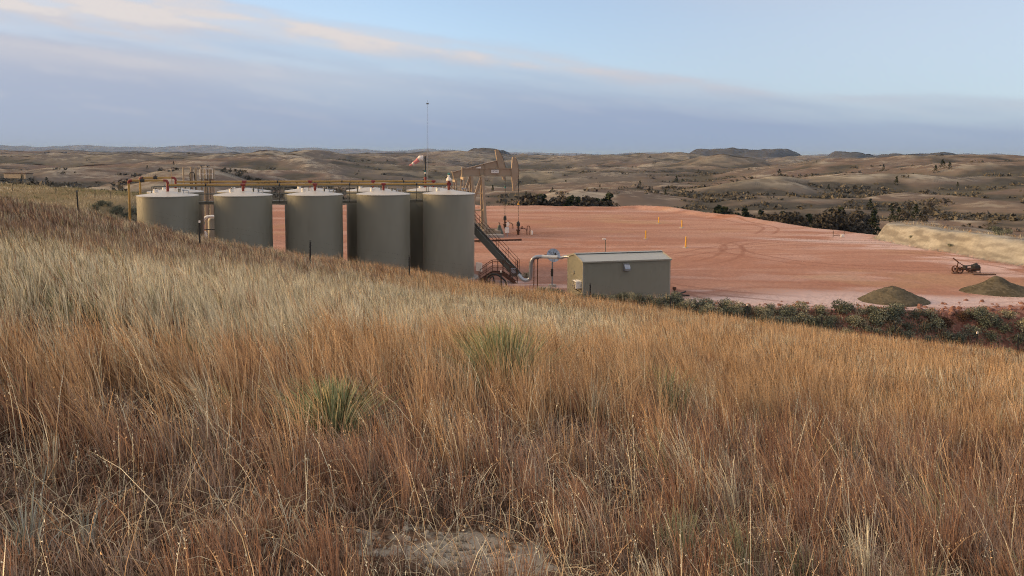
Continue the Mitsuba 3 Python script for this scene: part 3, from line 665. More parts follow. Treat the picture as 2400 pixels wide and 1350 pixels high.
# air conditioner and a round vent on the left gable
ak = t.part('air_conditioner', box((-0.17, 0.55, 0.93), (0.40, 0.66, 0.46), bev=0.02), M_WHITE)
for k in range(6):
    t.part('fin', box((-0.377, 0.55, 0.76 + 0.068 * k), (0.014, 0.56, 0.045)), M_DARK, parent=ak)
for y in (0.3, 0.8):
    t.part('bracket', cat([beam((-0.36, y, 0.69), (0, y, 0.69), 0.03, 0.03), beam((-0.33, y, 0.68), (0, y, 0.45), 0.03, 0.03)]), M_DARK, parent=ak)
t.part('round_vent', cat([cyl((0.0, 1.62, 1.50), (-0.05, 1.62, 1.50), 0.15, 24), cyl((-0.05, 1.62, 1.50), (-0.07, 1.62, 1.50), 0.11, 24)]), M_TRIM, label='oval vent on the gable wall')
t.part('slab', box((SL / 2, SW / 2, -0.13), (SL + 0.5, SW + 0.5, 0.3)), M_CONC)

t = Thing('yard_lamp', 'thin lamp post with a small white head behind the shed roof', 'lamp post', o=(7.95, 63.0, 0))
t.part('pole', cyl((0, 0, -0.1), (0, 0, 1.75), 0.035, 10), M_STEEL)
t.part('head', cat([box((-0.12, 0, 1.79), (0.32, 0.14, 0.10), bev=0.02), box((0, 0, 1.76), (0.1, 0.1, 0.06))]), M_WHITE)

# ---------------------------------------------------------------- yellow marker posts
for k, (x, y, h) in enumerate(((19.28, 97.74, 0.80), (20.99, 91.9, 0.93), (14.24, 79.05, 0.90), (16.83, 71.8, 1.05))):
    lab = ('yellow marker post farthest back on the red pad', 'yellow marker post second from the back, right of the farthest one', 'yellow marker post at the left of the four on the red pad', 'tallest yellow marker post, nearest of the four to the shed')[k]
    t = Thing('marker_post', lab, 'post', 'yellow marker posts on the pad', o=(x, y, 0))
    t.part('pipe', cyl((0, 0, -0.2), (0, 0, h), 0.075, 14), M_BOLLARD)
    t.part('cap', lathe([(0.078, h), (0.06, h + 0.035), (0, h + 0.05)], 14), M_BOLLARD)
    t.part('footing', lathe([(0, -0.02), (0.34, -0.02), (0.26, 0.06), (0, 0.06)], 16), M_CONC)

# ---------------------------------------------------------------- pump jacks
def pump_jack(o, tilt, name_label, sign):
    a = math.radians(13)
    t = Thing('pump_jack', name_label, 'pump jack', o=o, rz=a)
    PZ, D = 6.92, 4.1                                                     # pivot height; the well hangs D in front of it
    ca, sa = math.cos(tilt), math.sin(tilt)
    def R(m):
        m = m.copy(); M = np.eye(4); M[0, 0], M[0, 2], M[2, 0], M[2, 2] = ca, -sa, sa, ca; M[2, 3] = PZ
        m.apply_transform(M); return m
    def P(x, z, y=0.0):
        return np.array([ca * x - sa * z, y, PZ + sa * x + ca * z])
    wb = t.part('walking_beam', R(cat([box((0.65, 0, 0), (5.9, 0.05, 0.84)), box((0.65, 0, 0.435), (5.9, 0.34, 0.035)), box((0.65, 0, -0.435), (5.9, 0.34, 0.035))] +
                                      [box((x, 0, 0), (0.03, 0.31, 0.83)) for x in (-2.2, -0.25, 0.25, 1.7, 3.3)])), M_TAN, False)
    if sign:
        sg_ = t.part('name_plate', R(box((1.42, -0.163, 0.10), (0.82, 0.02, 0.36))), M_WHITE, parent=wb, label='white name plate on the side of the walking beam')
        for z in (0.17, 0.06):
            t.part('print_line', R(box((1.42, -0.175, z), (0.62, 0.004, 0.05))), M_PRINT, parent=wb)
    else:
        t.part('name_plate', R(box((0.95, -0.163, 0.05), (0.55, 0.02, 0.36))), M_WHITE, parent=wb, label='white name plate on the side of the walking beam')
    # horse head: a curved front plate between two tapering cheeks
    th = np.linspace(math.radians(24), math.radians(-29), 15); Rh = D + 0.05
    front = [(Rh * math.cos(q) - 0.05, Rh * math.sin(q)) for q in th]
    out = [(3.40, 1.72)] + [(3.56, 1.74)] + front[1:-1] + [(3.62, -2.06), (3.50, -2.05), (3.44, -1.5), (3.32, -0.4), (3.30, 0.4)]
    hh = t.part('horse_head', R(cat([at(prism(out, 0.03), (0, s * 0.17, 0)) for s in (-1, 1)] + [beam((front[k][0] - .02, 0, front[k][1]), (front[k + 1][0] - .02, 0, front[k + 1][1]), 0.44, 0.03, (1, 0, 0.3)) for k in range(14)] +
                                   [beam((3.40, 0, 1.70), (3.31, 0, 0.4), 0.36, 0.02, (1, 0, 0)), beam((3.33, 0, -0.4), (3.50, 0, -2.03), 0.36, 0.02, (1, 0, 0)), box((3.32, 0, 0), (0.06, 0.44, 0.9))])), M_TAN, False)
    for q in np.linspace(math.radians(6), math.radians(-20), 6):
        t.part('gusset', R(at(box((0, 0, 0), (0.14, 0.03, 0.10)), ((Rh - 0.17) * math.cos(q), -0.20, (Rh - 0.17) * math.sin(q)))), M_TANLIGHT, parent=hh)
    # wire line from the top of the arc to the carrier bar and the polished rod
    low = 3.35 if sign else 4.9
    tq = [q for q in np.linspace(math.radians(21), 0 if tilt == 0 else -tilt, 8)]
    for s in (-1, 1):
        pts = [P((Rh + 0.0) * math.cos(q) - 0.02, (Rh + 0.0) * math.sin(q), s * 0.12) for q in tq]
        x_end = pts[-1][0]
        t.part('bridle', sweep(pts + [np.array([x_end, s * 0.12, low + 0.1])], 0.022, 8), M_DARK, parent=hh)
    xw = pts[-1][0]
    t.part('carrier_bar', cat([box((xw, 0, low + 0.03), (0.14, 0.40, 0.12)), cyl((xw, 0, low + 0.09), (xw, 0, low + 0.32), 0.05, 12)]), M_TEAL if not sign else M_BOLLARD)
    t.part('polished_rod', cyl((xw, 0, 1.2), (xw, 0, low + 0.25), 0.024, 10), M_DARK)
    # samson post: two front legs, one back leg, braces, ladder
    for s in (-1, 1):
        leg = [np.array([0, s * 0.36, PZ - 0.5]), np.array([0.28, s * 1.10, 0.5])]
        t.part('leg', beam(leg[0], leg[1], 0.26, 0.28, (1, 0, 0)), M_TAN)
    t.part('leg', beam((-0.05, 0, PZ - 0.5), (-2.1, 0, 0.5), 0.28, 0.28, (1, 0, 0)), M_TAN)
    for z, w in ((4.6, 0.53), (2.75, 0.82), (1.2, 1.02)):
        q = (PZ - 0.5 - z) / (PZ - 1.0)
        t.part('brace', cat([beam((0.28 * q, -w, z), (0.28 * q, w, z), 0.08, 0.10), beam((0.28 * q, -w, z), (-0.05 - 2.05 * q, 0, z), 0.07, 0.08), beam((0.28 * q, w, z), (-0.05 - 2.05 * q, 0, z), 0.07, 0.08)]), M_TAN)
    t.part('saddle_bearing', cat([box((0, 0, PZ - 0.44), (0.55, 0.75, 0.12)), cyl((0, -0.35, PZ - 0.38), (0, 0.35, PZ - 0.38), 0.13, 18), box((0, -0.26, PZ - 0.40), (0.34, 0.12, 0.28)), box((0, 0.26, PZ - 0.40), (0.34, 0.12, 0.28))]), M_TANLIGHT)
    lx = [np.array([-0.22, -0.20, PZ - 0.8]), np.array([-2.0, -0.20, 1.0])]
    lad = t.part('ladder', cat([beam(lx[0] + [0, s, 0], lx[1] + [0, s, 0], 0.03, 0.05) for s in (-0.2, 0.2)]), M_TAN)
    for q in np.linspace(0.02, 0.98, 18):
        p = lx[0] * (1 - q) + lx[1] * q
        t.part('rung', cyl(p + [0, -0.2, 0], p + [0, 0.2, 0], 0.015, 6), M_RUST, parent=lad)
    # tail bearing, equalizer, pitman arms, cranks with weights, gear box, base
    tb = P(-2.15, -0.36)
    t.part('tail_bearing', R(cat([box((-2.22, 0, 0.05), (0.10, 0.34, 1.0)), box((-2.15, 0, -0.42), (0.32, 0.36, 0.16))])), M_TANLIGHT)
    eq = tb + [0.05, 0, -0.28]
    t.part('equalizer', cat([beam(eq + [0, -1.0, 0], eq + [0, 1.0, 0], 0.30, 0.26), cyl(eq + [0, 0, 0], tb, 0.12, 14)]), M_TANLIGHT)
    cz, cx = 2.55, eq[0] - 0.15
    ph = math.radians(-105) if tilt == 0 else math.radians(-60)
    pin = np.array([cx + 1.05 * math.cos(ph), 0, cz + 1.05 * math.sin(ph)])
    for s in (-1, 1):
        t.part('pitman_arm', beam(eq + [0, s * 0.95, 0], pin + [0, s * 0.95, 0], 0.10, 0.14, (1, 0, 0)), M_TAN)
        dirv = np.array([math.cos(ph), 0, math.sin(ph)]); c0 = np.array([cx, s * 0.80, cz])
        ck = t.part('crank', beam(c0 - dirv * 0.4, c0 + dirv * 2.1, 0.14, 0.40, np.cross(dirv, [0, 1, 0])), M_TAN)
        for sg2 in (-1, 1):
            side = np.cross(dirv, [0, 1, 0]) * sg2
            out2 = [c0 + dirv * 0.55 + side * 0.22, c0 + dirv * 2.05 + side * 0.22, c0 + dirv * 1.95 + side * 0.78, c0 + dirv * 0.95 + side * 0.78]
            v = np.array([p + [0, dy, 0] for dy in (-0.16, 0.16) for p in out2])
            t.part('counterweight', trimesh.convex.convex_hull(v), M_TAN, parent=ck)
    t.part('gear_box', cat([box((cx, 0, cz), (1.5, 1.1, 1.1), bev=0.12), cyl((cx, -0.75, cz), (cx, 0.75, cz), 0.22, 18), box((cx, 0, cz - 0.85), (1.2, 0.9, 0.7))]), M_TAN)
    t.part('motor', cat([cyl((cx - 2.6, -0.35, 1.25), (cx - 2.6, 0.45, 1.25), 0.36, 20), box((cx - 2.6, 0.05, 0.75), (0.7, 0.9, 0.4))]), M_GREENBOX)
    t.part('belt_guard', cat([cyl((cx - 0.2, 0.78, 2.3), (cx - 0.2, 0.86, 2.3), 0.62, 24), beam((cx - 0.2, 0.82, 2.6), (cx - 2.6, 0.82, 1.5), 0.08, 0.30), cyl((cx - 2.6, 0.78, 1.25), (cx - 2.6, 0.86, 1.25), 0.36, 20)]), M_TAN)
    bs = t.part('base_skid', cat([box((-1.4, s, 0.42), (6.6, 0.14, 0.34)) for s in (-1.1, 1.1)] + [box((x, 0, 0.42), (0.16, 2.06, 0.24)) for x in (-4.5, -3.0, -1.5, 0.3, 1.7)]), M_TAN)
    for x in (-4.2, -2.4, -0.6, 1.2):
        t.part('concrete_pad', box((x, 0, 0.11), (1.5, 3.0, 0.26), bev=0.03), M_CONC, parent=bs)
    for s in (-1, 1):                                                     # rail guard along the crank side
        t.part('guard_rail', cat([cyl((-5.2, s * 1.7, h), (-0.9, s * 1.7, h), 0.025, 8) for h in (0.55, 1.1)] + [cyl((x, s * 1.7, 0), (x, s * 1.7, 1.12), 0.028, 8) for x in (-5.2, -3.8, -2.3, -0.9)]), M_YELLOW)
    W = np.array([math.cos(a) * xw, math.sin(a) * xw, 0]) + np.array(o)
    return t, W

P1 = np.array([-3.32, 82.0, 0.0])
_, W1 = pump_jack(P1, 0.0, 'tan pump jack in front with its walking beam level', True)
_, W2 = pump_jack(P1 + np.array([-1.55, 6.5, 0.0]), math.radians(14.5), 'tan pump jack behind with its horse head raised above the skyline', False)

def wellhead(o, label, tall):
    t = Thing('wellhead', label, 'wellhead', o=o)
    t.part('casing', cat([cyl((0, 0, -0.1), (0, 0, 0.45), 0.15, 18), cyl((0, 0, 0.40), (0, 0, 0.46), 0.24, 18), cyl((0, 0, 0.48), (0, 0, 0.54), 0.24, 18)]), M_RUST)
    t.part('tubing_head', cat([cyl((0, 0, 0.54), (0, 0, tall - 0.35), 0.085, 16), cyl((0, 0, 0.74), (0, 0, 0.80), 0.17, 16)]), M_RUST)
    t.part('stuffing_box', cat([cyl((0, 0, tall - 0.38), (0, 0, tall - 0.1), 0.20, 18), box((0, 0, tall - 0.05), (0.34, 0.28, 0.26), bev=0.03), cyl((0, 0, tall + 0.05), (0, 0, tall + 0.22), 0.12, 14, r2=0.06)]), M_DARK)
    fl = t.part('flow_line', sweep([(0.05, 0, 0.72), (0.65, -0.1, 0.72), (0.95, -0.15, 0.55), (0.98, -0.15, -0.1)], 0.045, 10, 0.12), M_RUST)
    t.part('hand_wheel', cat([lathe([(0.12, -0.015), (0.15, 0), (0.12, 0.015)], 18, (0.42, -0.06, 0.93)), cyl((0.42, -0.06, 0.72), (0.42, -0.06, 0.95), 0.02, 8), cyl((0.3, -0.06, 0.72), (0.54, -0.09, 0.72), 0.085, 14)]), M_RUST, parent=fl)
    return t
t = wellhead((W1[0], W1[1], 0), 'dark oily wellhead under the front pump jack rod, with side piping', 1.30)
t.part('bypass_loop', sweep([(0.98, -0.15, 0.3), (1.0, -0.15, 0.95), (1.25, -0.2, 1.0), (1.32, -0.2, 0.6), (1.3, -0.2, -0.1)], 0.04, 10, 0.1), M_RUST)
t.part('chemical_pot', lathe([(0, 0.02), (0.13, 0.02), (0.13, 0.40), (0.10, 0.47), (0, 0.48)], 16, (1.52, -0.3, 0)), M_SIGN)
wellhead((W2[0], W2[1], 0), 'dark wellhead under the rear pump jack rod', 1.40)

t = Thing('electric_panel', 'pale grey electric panel on a post with a round white sign, before the wellheads', 'electric panel', o=(-0.50, 80.0, 0), rz=0.1)
t.part('post', cyl((0, 0.05, -0.1), (0, 0.05, 1.60), 0.045, 12), M_GALV)
t.part('cabinet', box((-0.04, -0.08, 0.78), (0.46, 0.24, 0.62), bev=0.02), M_GALV)
t.part('door', box((-0.04, -0.206, 0.78), (0.40, 0.012, 0.55), bev=0.004), M_WHITE)
sgn = cyl((0.06, -0.02, 1.42), (0.06, 0.0, 1.42), 0.17, 24); sgn.apply_transform(trimesh.transformations.scale_matrix(1.45, (0.06, 0, 1.42), [0, 0, 1]))
t.part('round_sign', sgn, M_SIGN)

t = Thing('pump_cover', 'small grey-green pump cover standing left of the electric panel', 'pump', o=(-1.40, 83.9, 0), rz=0.2)
t.part('housing', trimesh.convex.convex_hull(np.array([(-.42, -.35, 0), (.42, -.35, 0), (-.42, .35, 0), (.42, .35, 0), (-.2, -.16, .72), (.16, -.16, .72), (-.2, .16, .72), (.16, .16, .72)])), M_GREENBOX)
t.part('motor', cat([cyl((-0.02, -0.2, 0.82), (-0.02, 0.2, 0.82), 0.16, 16), box((-0.02, 0, 0.74), (0.2, 0.3, 0.1))]), M_GREENBOX)
t.part('valve', cat([cyl((-0.02, 0, 0.95), (-0.02, 0, 1.2), 0.035, 8), cyl((-0.12, 0, 1.2), (0.08, 0, 1.2), 0.05, 10)]), M_RUST)

t = Thing('steel_joint', 'long rusty pipe joint lying on the pad before the pump jacks', 'pipe')
t.part('tube', cyl((-4.1, 75.4, 0.10), (0.92, 76.9, 0.10), 0.085, 14), M_RUST)
t.part('collar', cyl((0.75, 76.85, 0.10), (1.0, 76.925, 0.10), 0.105, 14), M_RUST)
for x in (-3.4, -0.6):
    t.part('sleeper', box((x, 75.4 + (x + 4.1) * 0.299 - 0.0, 0.0), (0.16, 0.9, 0.06), 0.3), M_BOARD)
for k, (x, y, L) in enumerate(((-3.2, 79.5, 1.0), (-2.25, 79.7, 1.3), (-1.35, 79.8, 1.0), (-3.9, 78.9, 0.8))):
    t = Thing('concrete_block', ('pale concrete block in the low row before the pump jacks, first from the left', 'pale concrete block in the low row before the pump jacks, longest one', 'pale concrete block at the right end of the low row before the pump jacks', 'small pale concrete block nearest the tank in the low row')[k], 'block', 'concrete blocks before the pump jacks', o=(x, y, 0.13), rz=0.12 * k - 0.1)
    t.whole(rbox((L, 0.45, 0.34), 0.03), M_CONC, False)

# ---------------------------------------------------------------- windsock, mast
t = Thing('windsock', 'faded red and white windsock drooping from a dark pole behind the tanks', 'windsock')
wp = BACK0 + UD * STEP * 4 + np.array([-0.62, -0.1, 0])
t.part('pole', cyl((wp[0], wp[1], 7.05), (wp[0], wp[1], 8.72), 0.055, 12), M_DARK)
t.part('pole_base', cat([cyl((wp[0], wp[1], 6.2), (wp[0], wp[1], 7.1), 0.085, 14), cyl((wp[0], wp[1], 7.02), (wp[0], wp[1], 7.07), 0.13, 14)]), M_RED)
t.part('reflector_band', cyl((wp[0], wp[1], 7.38), (wp[0], wp[1], 7.50), 0.062, 12), M_SOCKW)
t.part('clamp', box((wp[0] - 0.02, wp[1] - 0.03, 7.56), (0.12, 0.12, 0.14)), M_TEAL)
hub = np.array([wp[0] - 0.16, wp[1] - 0.1, 8.55])
t.part('ring', sweep([hub + 0.20 * np.array([0.15 * math.cos(q), 0.45 * math.cos(q), 1.0 * math.sin(q)]) for q in np.linspace(0, 2 * math.pi, 21)], 0.016, 6), M_DARK)
path = [hub, hub + [-0.20, -0.05, 0.0], hub + [-0.34, -0.08, -0.10], hub + [-0.52, -0.11, -0.26], hub + [-0.68, -0.14, -0.36], hub + [-0.82, -0.16, -0.47], hub + [-1.0, -0.2, -0.56]]
rad = [0.22, 0.215, 0.18, 0.13, 0.14, 0.085, 0.075]
for k, (i, j, m_) in enumerate(((0, 2, M_SOCKW), (2, 4, M_SOCKR), (4, 5, M_SOCKW), (5, 6, M_SOCKR))):
    pts = [np.array(p) for p in path[i:j + 1]]
    dens, rr = [], []
    for a_1, b_1, ra, rb in zip(pts[:-1], pts[1:], rad[i:j], rad[i + 1:j + 1]):
        for q in np.linspace(0, 1, 5)[:-1]:
            dens.append(a_1 * (1 - q) + b_1 * q); rr.append((ra * (1 - q) + rb * q) * (1 + 0.10 * math.sin(9 * q + 5 * k)))
    dens.append(pts[-1]); rr.append(rad[j])
    t.part('cloth_band', sweep(dens, np.array(rr), 16), m_, 60)

t = Thing('radio_mast', 'very thin tall mast with a small head rising behind the tanks', 'mast', o=(-8.6, 76.0, 0))
t.part('pole', cyl((0, 0, -0.1), (0, 0, 13.9), 0.020, 8, r2=0.015), M_GALV)
t.part('head', cat([box((0, 0, 13.95), (0.26, 0.10, 0.10)), cyl((0, 0, 14.0), (0, 0, 14.3), 0.012, 6)]), M_STEEL)
for q in (0.5, 2.6, 4.7):
    t.part('guy_wire', cyl((0, 0, 9.5), (4.5 * math.cos(q), 4.5 * math.sin(q), 0), 0.006, 4), M_STEEL)

# ---------------------------------------------------------------- process equipment seen between and behind the tanks
t = Thing('separator_skid', 'grey-tan separator vessel with white piping seen between the first two tanks', 'separator', o=(-25.0, 62.2, 0), rz=0.1)
t.part('vessel', lathe([(0, 0.9), (0.30, 0.95), (0.42, 1.1), (0.42, 3.2), (0.34, 3.42), (0, 3.5)], 28), M_TRIM)
t.part('crossover_pipe', sweep([(-0.75, -0.5, 0.4), (-0.75, -0.5, 3.0), (-0.5, -0.5, 3.55), (0.1, -0.5, 3.62), (0.9, -0.4, 3.5), (0.95, -0.4, 1.2)], 0.13, 14, 0.35), M_WHITE)
t.part('low_pipe', sweep([(-0.9, -0.6, 1.9), (-0.6, -0.62, 1.2), (-0.5, -0.62, 0.75), (0.2, -0.62, 0.72), (1.1, -0.6, 0.8)], 0.12, 14, 0.2), M_WHITE)
t.part('cleaned_tank', lathe([(0, 1.55), (0.26, 1.55), (0.30, 1.7), (0.30, 2.2), (0.2, 2.35), (0, 2.38)], 20, (-0.62, -0.55, 0)), M_WHITE)
for q in (0.5, 2.6, 4.7):
    t.part('leg', cyl((0.34 * math.cos(q), 0.34 * math.sin(q), 0), (0.34 * math.cos(q), 0.34 * math.sin(q), 1.1), 0.05, 8), M_TAN)
t.part('skid', box((0, -0.2, 0.08), (2.6, 1.8, 0.16)), M_RUST)
t.part('walkway', cat([beam((-1.5, -0.9, 2.55), (1.5, -0.9, 2.55), 0.05, 0.07), beam((-1.5, -0.9, 2.85), (-1.5, -0.9, 0.1), 0.05, 0.05)]), M_DARK)

t = Thing('treater_stack', 'group of tall tan treater vessels and stacks far behind the first tank', 'treater stack')
TX = [(-34.2, 7.15, 0.05), (-33.0, 7.4, 0.07), (-32.2, 7.42, 0.13), (-31.75, 7.35, 0.10), (-31.2, 7.46, 0.09), (-30.75, 7.38, 0.20), (-30.25, 7.4, 0.20), (-29.95, 7.30, 0.06)]
for k, (x, h, r) in enumerate(TX):
    if r > 0.15:
        t.part('vessel', lathe([(0, 0), (r, 0), (r, h - 0.2), (r * 0.6, h - 0.05), (0, h)], 20, (x, 75.0, 0)), M_TAN)
    else:
        t.part('stack', cyl((x, 75.0, 0), (x, 75.0, h), r, 12), M_TANLIGHT if k % 2 else M_TAN)
for k, x in enumerate((-31.2, -30.55)):
    t.part('rain_cap', lathe([(0, 7.62), (0.22, 7.56), (0.24, 7.52), (0.05, 7.5), (0.05, 7.4), (0, 7.4)], 14, (x, 75.0, 0)), M_DARK)
t.part('platform', cat([box((-30.4, 74.7, 6.25), (1.4, 1.0, 0.06)), box((-31.4, 74.8, 6.0), (1.2, 0.8, 0.06))]), M_STEEL)
t.part('guard_rail', cat([cyl((-31.0, 74.2, z), (-29.75, 74.2, z), 0.025, 6) for z in (6.75, 7.25)] + [cyl((x, 74.2, 6.25), (x, 74.2, 7.25), 0.025, 6) for x in (-31.0, -30.4, -29.75)]), M_WHITE)
t.part('cross_pipe', cat([sweep([(-32.2, 74.9, 3.0), (-32.2, 74.6, 6.9), (-31.75, 74.6, 6.9), (-31.75, 74.9, 5.0)], 0.05, 8, 0.2), cyl((-34.2, 75, 5.6), (-29.9, 75, 5.6), 0.05, 8)]), M_DARK)

# ---------------------------------------------------------------- at the far right of the pad
t = Thing('rusty_pump_engine', 'derelict rusty pump engine with an iron wheel and a raised boom on the pad', 'engine', o=(35.2, 57.3, 0), rz=0.08)
wheel = lathe([(0.19, -0.05), (0.235, -0.05), (0.235, 0.05), (0.19, 0.05), (0.19, -0.05)], 28)
wheel = cat([wheel] + [beam((0, 0, 0), (0.2 * math.cos(q), 0.2 * math.sin(q), 0), 0.02, 0.02, (0, 0, 1)) for q in np.arange(6) * math.pi / 3] + [cyl((0, 0, -0.07), (0, 0, 0.07), 0.045, 12)])
wheel.apply_transform(trimesh.transformations.rotation_matrix(math.pi / 2, [1, 0, 0]) @ np.eye(4)); wheel.apply_transform(trimesh.transformations.scale_matrix(1.15))
for y in (-0.28, 0.28):
    t.part('wheel', at(wheel, (-0.72, y, 0.27), 0.0), M_RUST)
t.part('axle', cyl((-0.72, -0.34, 0.27), (-0.72, 0.34, 0.27), 0.03, 10), M_DARK)
t.part('frame', cat([beam((-0.75, y, 0.30), (0.95, y, 0.34), 0.07, 0.08) for y in (-0.25, 0.25)] + [box((x, 0, 0.33), (0.07, 0.55, 0.07)) for x in (-0.3, 0.25, 0.9)]), M_RUST)
t.part('boom', cat([beam((-1.12, 0, 1.16), (-0.72, 0, 0.86), 0.05, 0.07), beam((-0.72, 0, 0.86), (-0.22, 0, 0.55), 0.05, 0.05)]), M_RUST)
t.part('boom_strut', beam((-0.78, 0, 0.30), (-0.70, 0, 0.88), 0.06, 0.06, (1, 0, 0)), M_RUST)
eg = t.part('engine_block', cat([box((0.72, 0, 0.42), (0.42, 0.46, 0.46), bev=0.03), cyl((0.6, 0, 0.62), (0.85, 0, 0.70), 0.10, 12), box((-0.12, 0, 0.46), (0.18, 0.36, 0.26), bev=0.02), cyl((0.98, -0.1, 0.4), (0.93, -0.1, 0.4), 0.17, 18)]), M_DARK)
t.part('drive_shaft', cyl((-0.2, 0, 0.56), (0.6, 0, 0.56), 0.045, 12), M_DARK)
for x, y in ((0.3, -0.22), (0.3, 0.22), (0.95, -0.22), (0.95, 0.22)):
    t.part('leg', beam((x, y, 0.34), (x + 0.03, y, 0.0), 0.05, 0.05, (1, 0, 0)), M_RUST)
t.part('tray', box((0.33, -0.05, 0.16), (0.5, 0.4, 0.08)), M_RUST)
t = Thing('timber_plank', 'dark weathered plank on the ground in front of the rusty engine', 'plank', o=(35.95, 56.3, 0.06), rz=0.05)
t.whole(rbox((1.75, 0.24, 0.07), 0.012), M_BOARD, False)
t = Thing('timber_plank', 'short dark plank under the wheel of the rusty engine', 'plank', o=(34.25, 57.0, 0.05), rz=0.15)
t.whole(rbox((0.75, 0.22, 0.05), 0.01), M_BOARD, False)

def dirt_pile(o, rad, h, ridge, label, seed):
    n_r, n_a = 22, 64
    rr, aa = np.meshgrid(np.linspace(0, 1.15, n_r), np.linspace(0, 2 * np.pi, n_a, endpoint=False), indexing='ij')
    x, y = rr * np.cos(aa) * rad[0], rr * np.sin(aa) * rad[1]
    q = np.hypot(x / rad[0], y / rad[1]) * (1 + 0.22 * (meshkit.fbm(np.stack([np.cos(aa) * 1.6, np.sin(aa) * 1.6, aa * 0], -1), 3, seed) - 0.5))
    prof = np.clip(1 - q, 0, 1) ** 0.92
    z = h * np.minimum(prof * 1.12, 0.97 + 0.03 * prof)
    for (cx, cy, s, k) in ridge:
        z = z + k * np.exp(-(((x - cx) / s) ** 2 + ((y - cy) / (s * 0.8)) ** 2)) * (q < 1.05)
    z = z + (meshkit.fbm(np.stack([x * 2.2, y * 2.2, x * 0], -1), 4, seed + 1) - 0.5) * 0.22 * np.clip(1.1 - q, 0, 1) ** 0.5 + (meshkit.noise(np.stack([x * 9, y * 9, x * 0], -1), seed + 2) - 0.5) * 0.05 * (q < 1)
    z = np.where(q > 1, -0.05 - (q - 1) * 0.5, z)
    i = np.arange(n_r * n_a).reshape(n_r, n_a)
    a_2, b_2 = i[:-1], i[1:]; c_2, d_2 = np.roll(a_2, -1, 1), np.roll(b_2, -1, 1)
    f = np.vstack([np.stack([a_2, b_2, d_2], -1).reshape(-1, 3), np.stack([a_2, d_2, c_2], -1).reshape(-1, 3)])
    t = Thing('soil_pile', label, 'soil pile', o=o)
    t.whole((trimesh.Trimesh(np.stack([x, y, z], -1).reshape(-1, 3), f, process=False)), 'mat_pile', True)

def pile_fn(p, n, uv):
    a = mikit.fbm(p.x * 1.4, p.y * 1.4, p.z * 2, octaves=4); b = mikit.fbm(p.x * 9, p.y * 9, p.z * 9, octaves=3)
    c = mix((0.078, 0.069, 0.050), (0.135, 0.119, 0.086), smoothstep(0.35, 0.65, a * 0.5 + b * 0.5))
    return mix(c, (0.16, 0.14, 0.105), smoothstep(0.6, 0.75, b) * 0.4)
soil_mat('mat_pile', pile_fn)
dirt_pile((23.75, 45.9, 0), (2.1, 1.7), 0.88, [(-1.3, 0, 0.6, 0.10)], 'dark olive soil pile nearer the camera on the red pad', 11)
dirt_pile((32.6, 49.3, 0), (2.5, 1.7), 0.75, [(-0.3, 0, 0.55, 0.32), (-1.5, 0, 0.7, 0.08)], 'dark olive soil pile at the right edge with a ridged top', 23)

t = Thing('boundary_marker', 'white box between two thin stakes at the far right corner of the pad', 'marker', o=(36.3, 82.2, 0))
t.part('stake', cyl((-0.75, 0, -0.1), (-0.75, 0, 0.75), 0.03, 8), M_DARK)
t.part('stake', cyl((0.5, 0.1, -0.1), (0.5, 0.1, 0.85), 0.03, 8), M_DARK)
t.part('marker_box', box((0.28, 0, 0.2), (0.36, 0.25, 0.26), bev=0.02), M_WHITE)
t.part('rail', beam((-0.75, 0, 0.22), (0.1, 0.05, 0.20), 0.04, 0.05), M_RUST)

t = Thing('scrap_valve', 'small rusty valve and pipe scraps beside the right corner of the shed', 'scrap', o=(10.35, 46.9, 0))
t.part('valve_body', cat([cyl((0, 0, 0.05), (0, 0, 0.5), 0.06, 10), cyl((-0.1, 0, 0.5), (0.1, 0, 0.5), 0.09, 12)]), M_RUST)
t.part('tube', cat([cyl((0.1, -0.1, 0.1), (0.75, 0.1, 0.28), 0.05, 10), cyl((0.35, 0.2, 0.06), (0.95, -0.1, 0.06), 0.045, 10)]), M_DARK)

# a low tan earth-covered shed on the far left, hundreds of metres off
fx, fy = -238.0, 360.0
t = Thing('distant_shed', 'long low tan shed far off at the left edge of the view', 'shed', o=(fx, fy, gz(fx, fy) - 0.5), rz=-0.25)
t.part('wall', box((0, 0, 1.3), (13, 4, 2.6)), M_TAN)
t.part('roof', box((0, 0, 2.7), (13.6, 4.6, 0.22)), M_RUST)
t.part('door', box((4.5, -2.02, 1.1), (1.6, 0.06, 2.2)), M_DARK)

# ---------------------------------------------------------------- fence
FENCE = [(-37.5, 40.0), (-30.3, 40.0), (-23.3, 40.0), (-14.8, 35.2), (-9.05, 33.2), (-5.2, 37.6), (-0.53, 40.0), (4.25, 40.0), (8.6, 40.0), (12.7, 39.6), (16.55, 39.2), (20.3, 38.9), (24.3, 38.4), (26.4, 38.2), (31.5, 37.6)]
t = Thing('wire_fence', 'wire fence of thin dark steel posts along the far edge of the grass slope', 'fence')
tops = []
for k, (x, y) in enumerate(FENCE):
    z = gz(x, y); h = 1.28 + 0.08 * math.sin(3.1 * k); lx, ly = 0.05 * math.sin(1.7 * k + 1), 0.04 * math.cos(2.3 * k)
    top = np.array([x + lx, y + ly, z + h]); b0 = np.array([x, y, z - 0.3])
    pk = t.part('post', cat([beam(b0, top, 0.075, 0.014, (0, 1, 0.02)), beam(b0 + [0, 0.022, 0], top + [0, 0.022, 0], 0.012, 0.04, (0, 1, 0.02))]), M_DARK)
    t.part('tip', beam(top - [0, 0, 0.10], top + [0, 0, 0.004], 0.08, 0.06, (0, 1, 0.02)), M_STEEL if k % 3 else M_SIGN, parent=pk)
    tops.append((b0 + [0, 0, 0.3], top))
for q in (0.30, 0.55, 0.78, 0.95):
    t.part('wire', sweep([b * (1 - q) + a_ * q for b, a_ in tops], 0.0018, 4), M_STEEL)
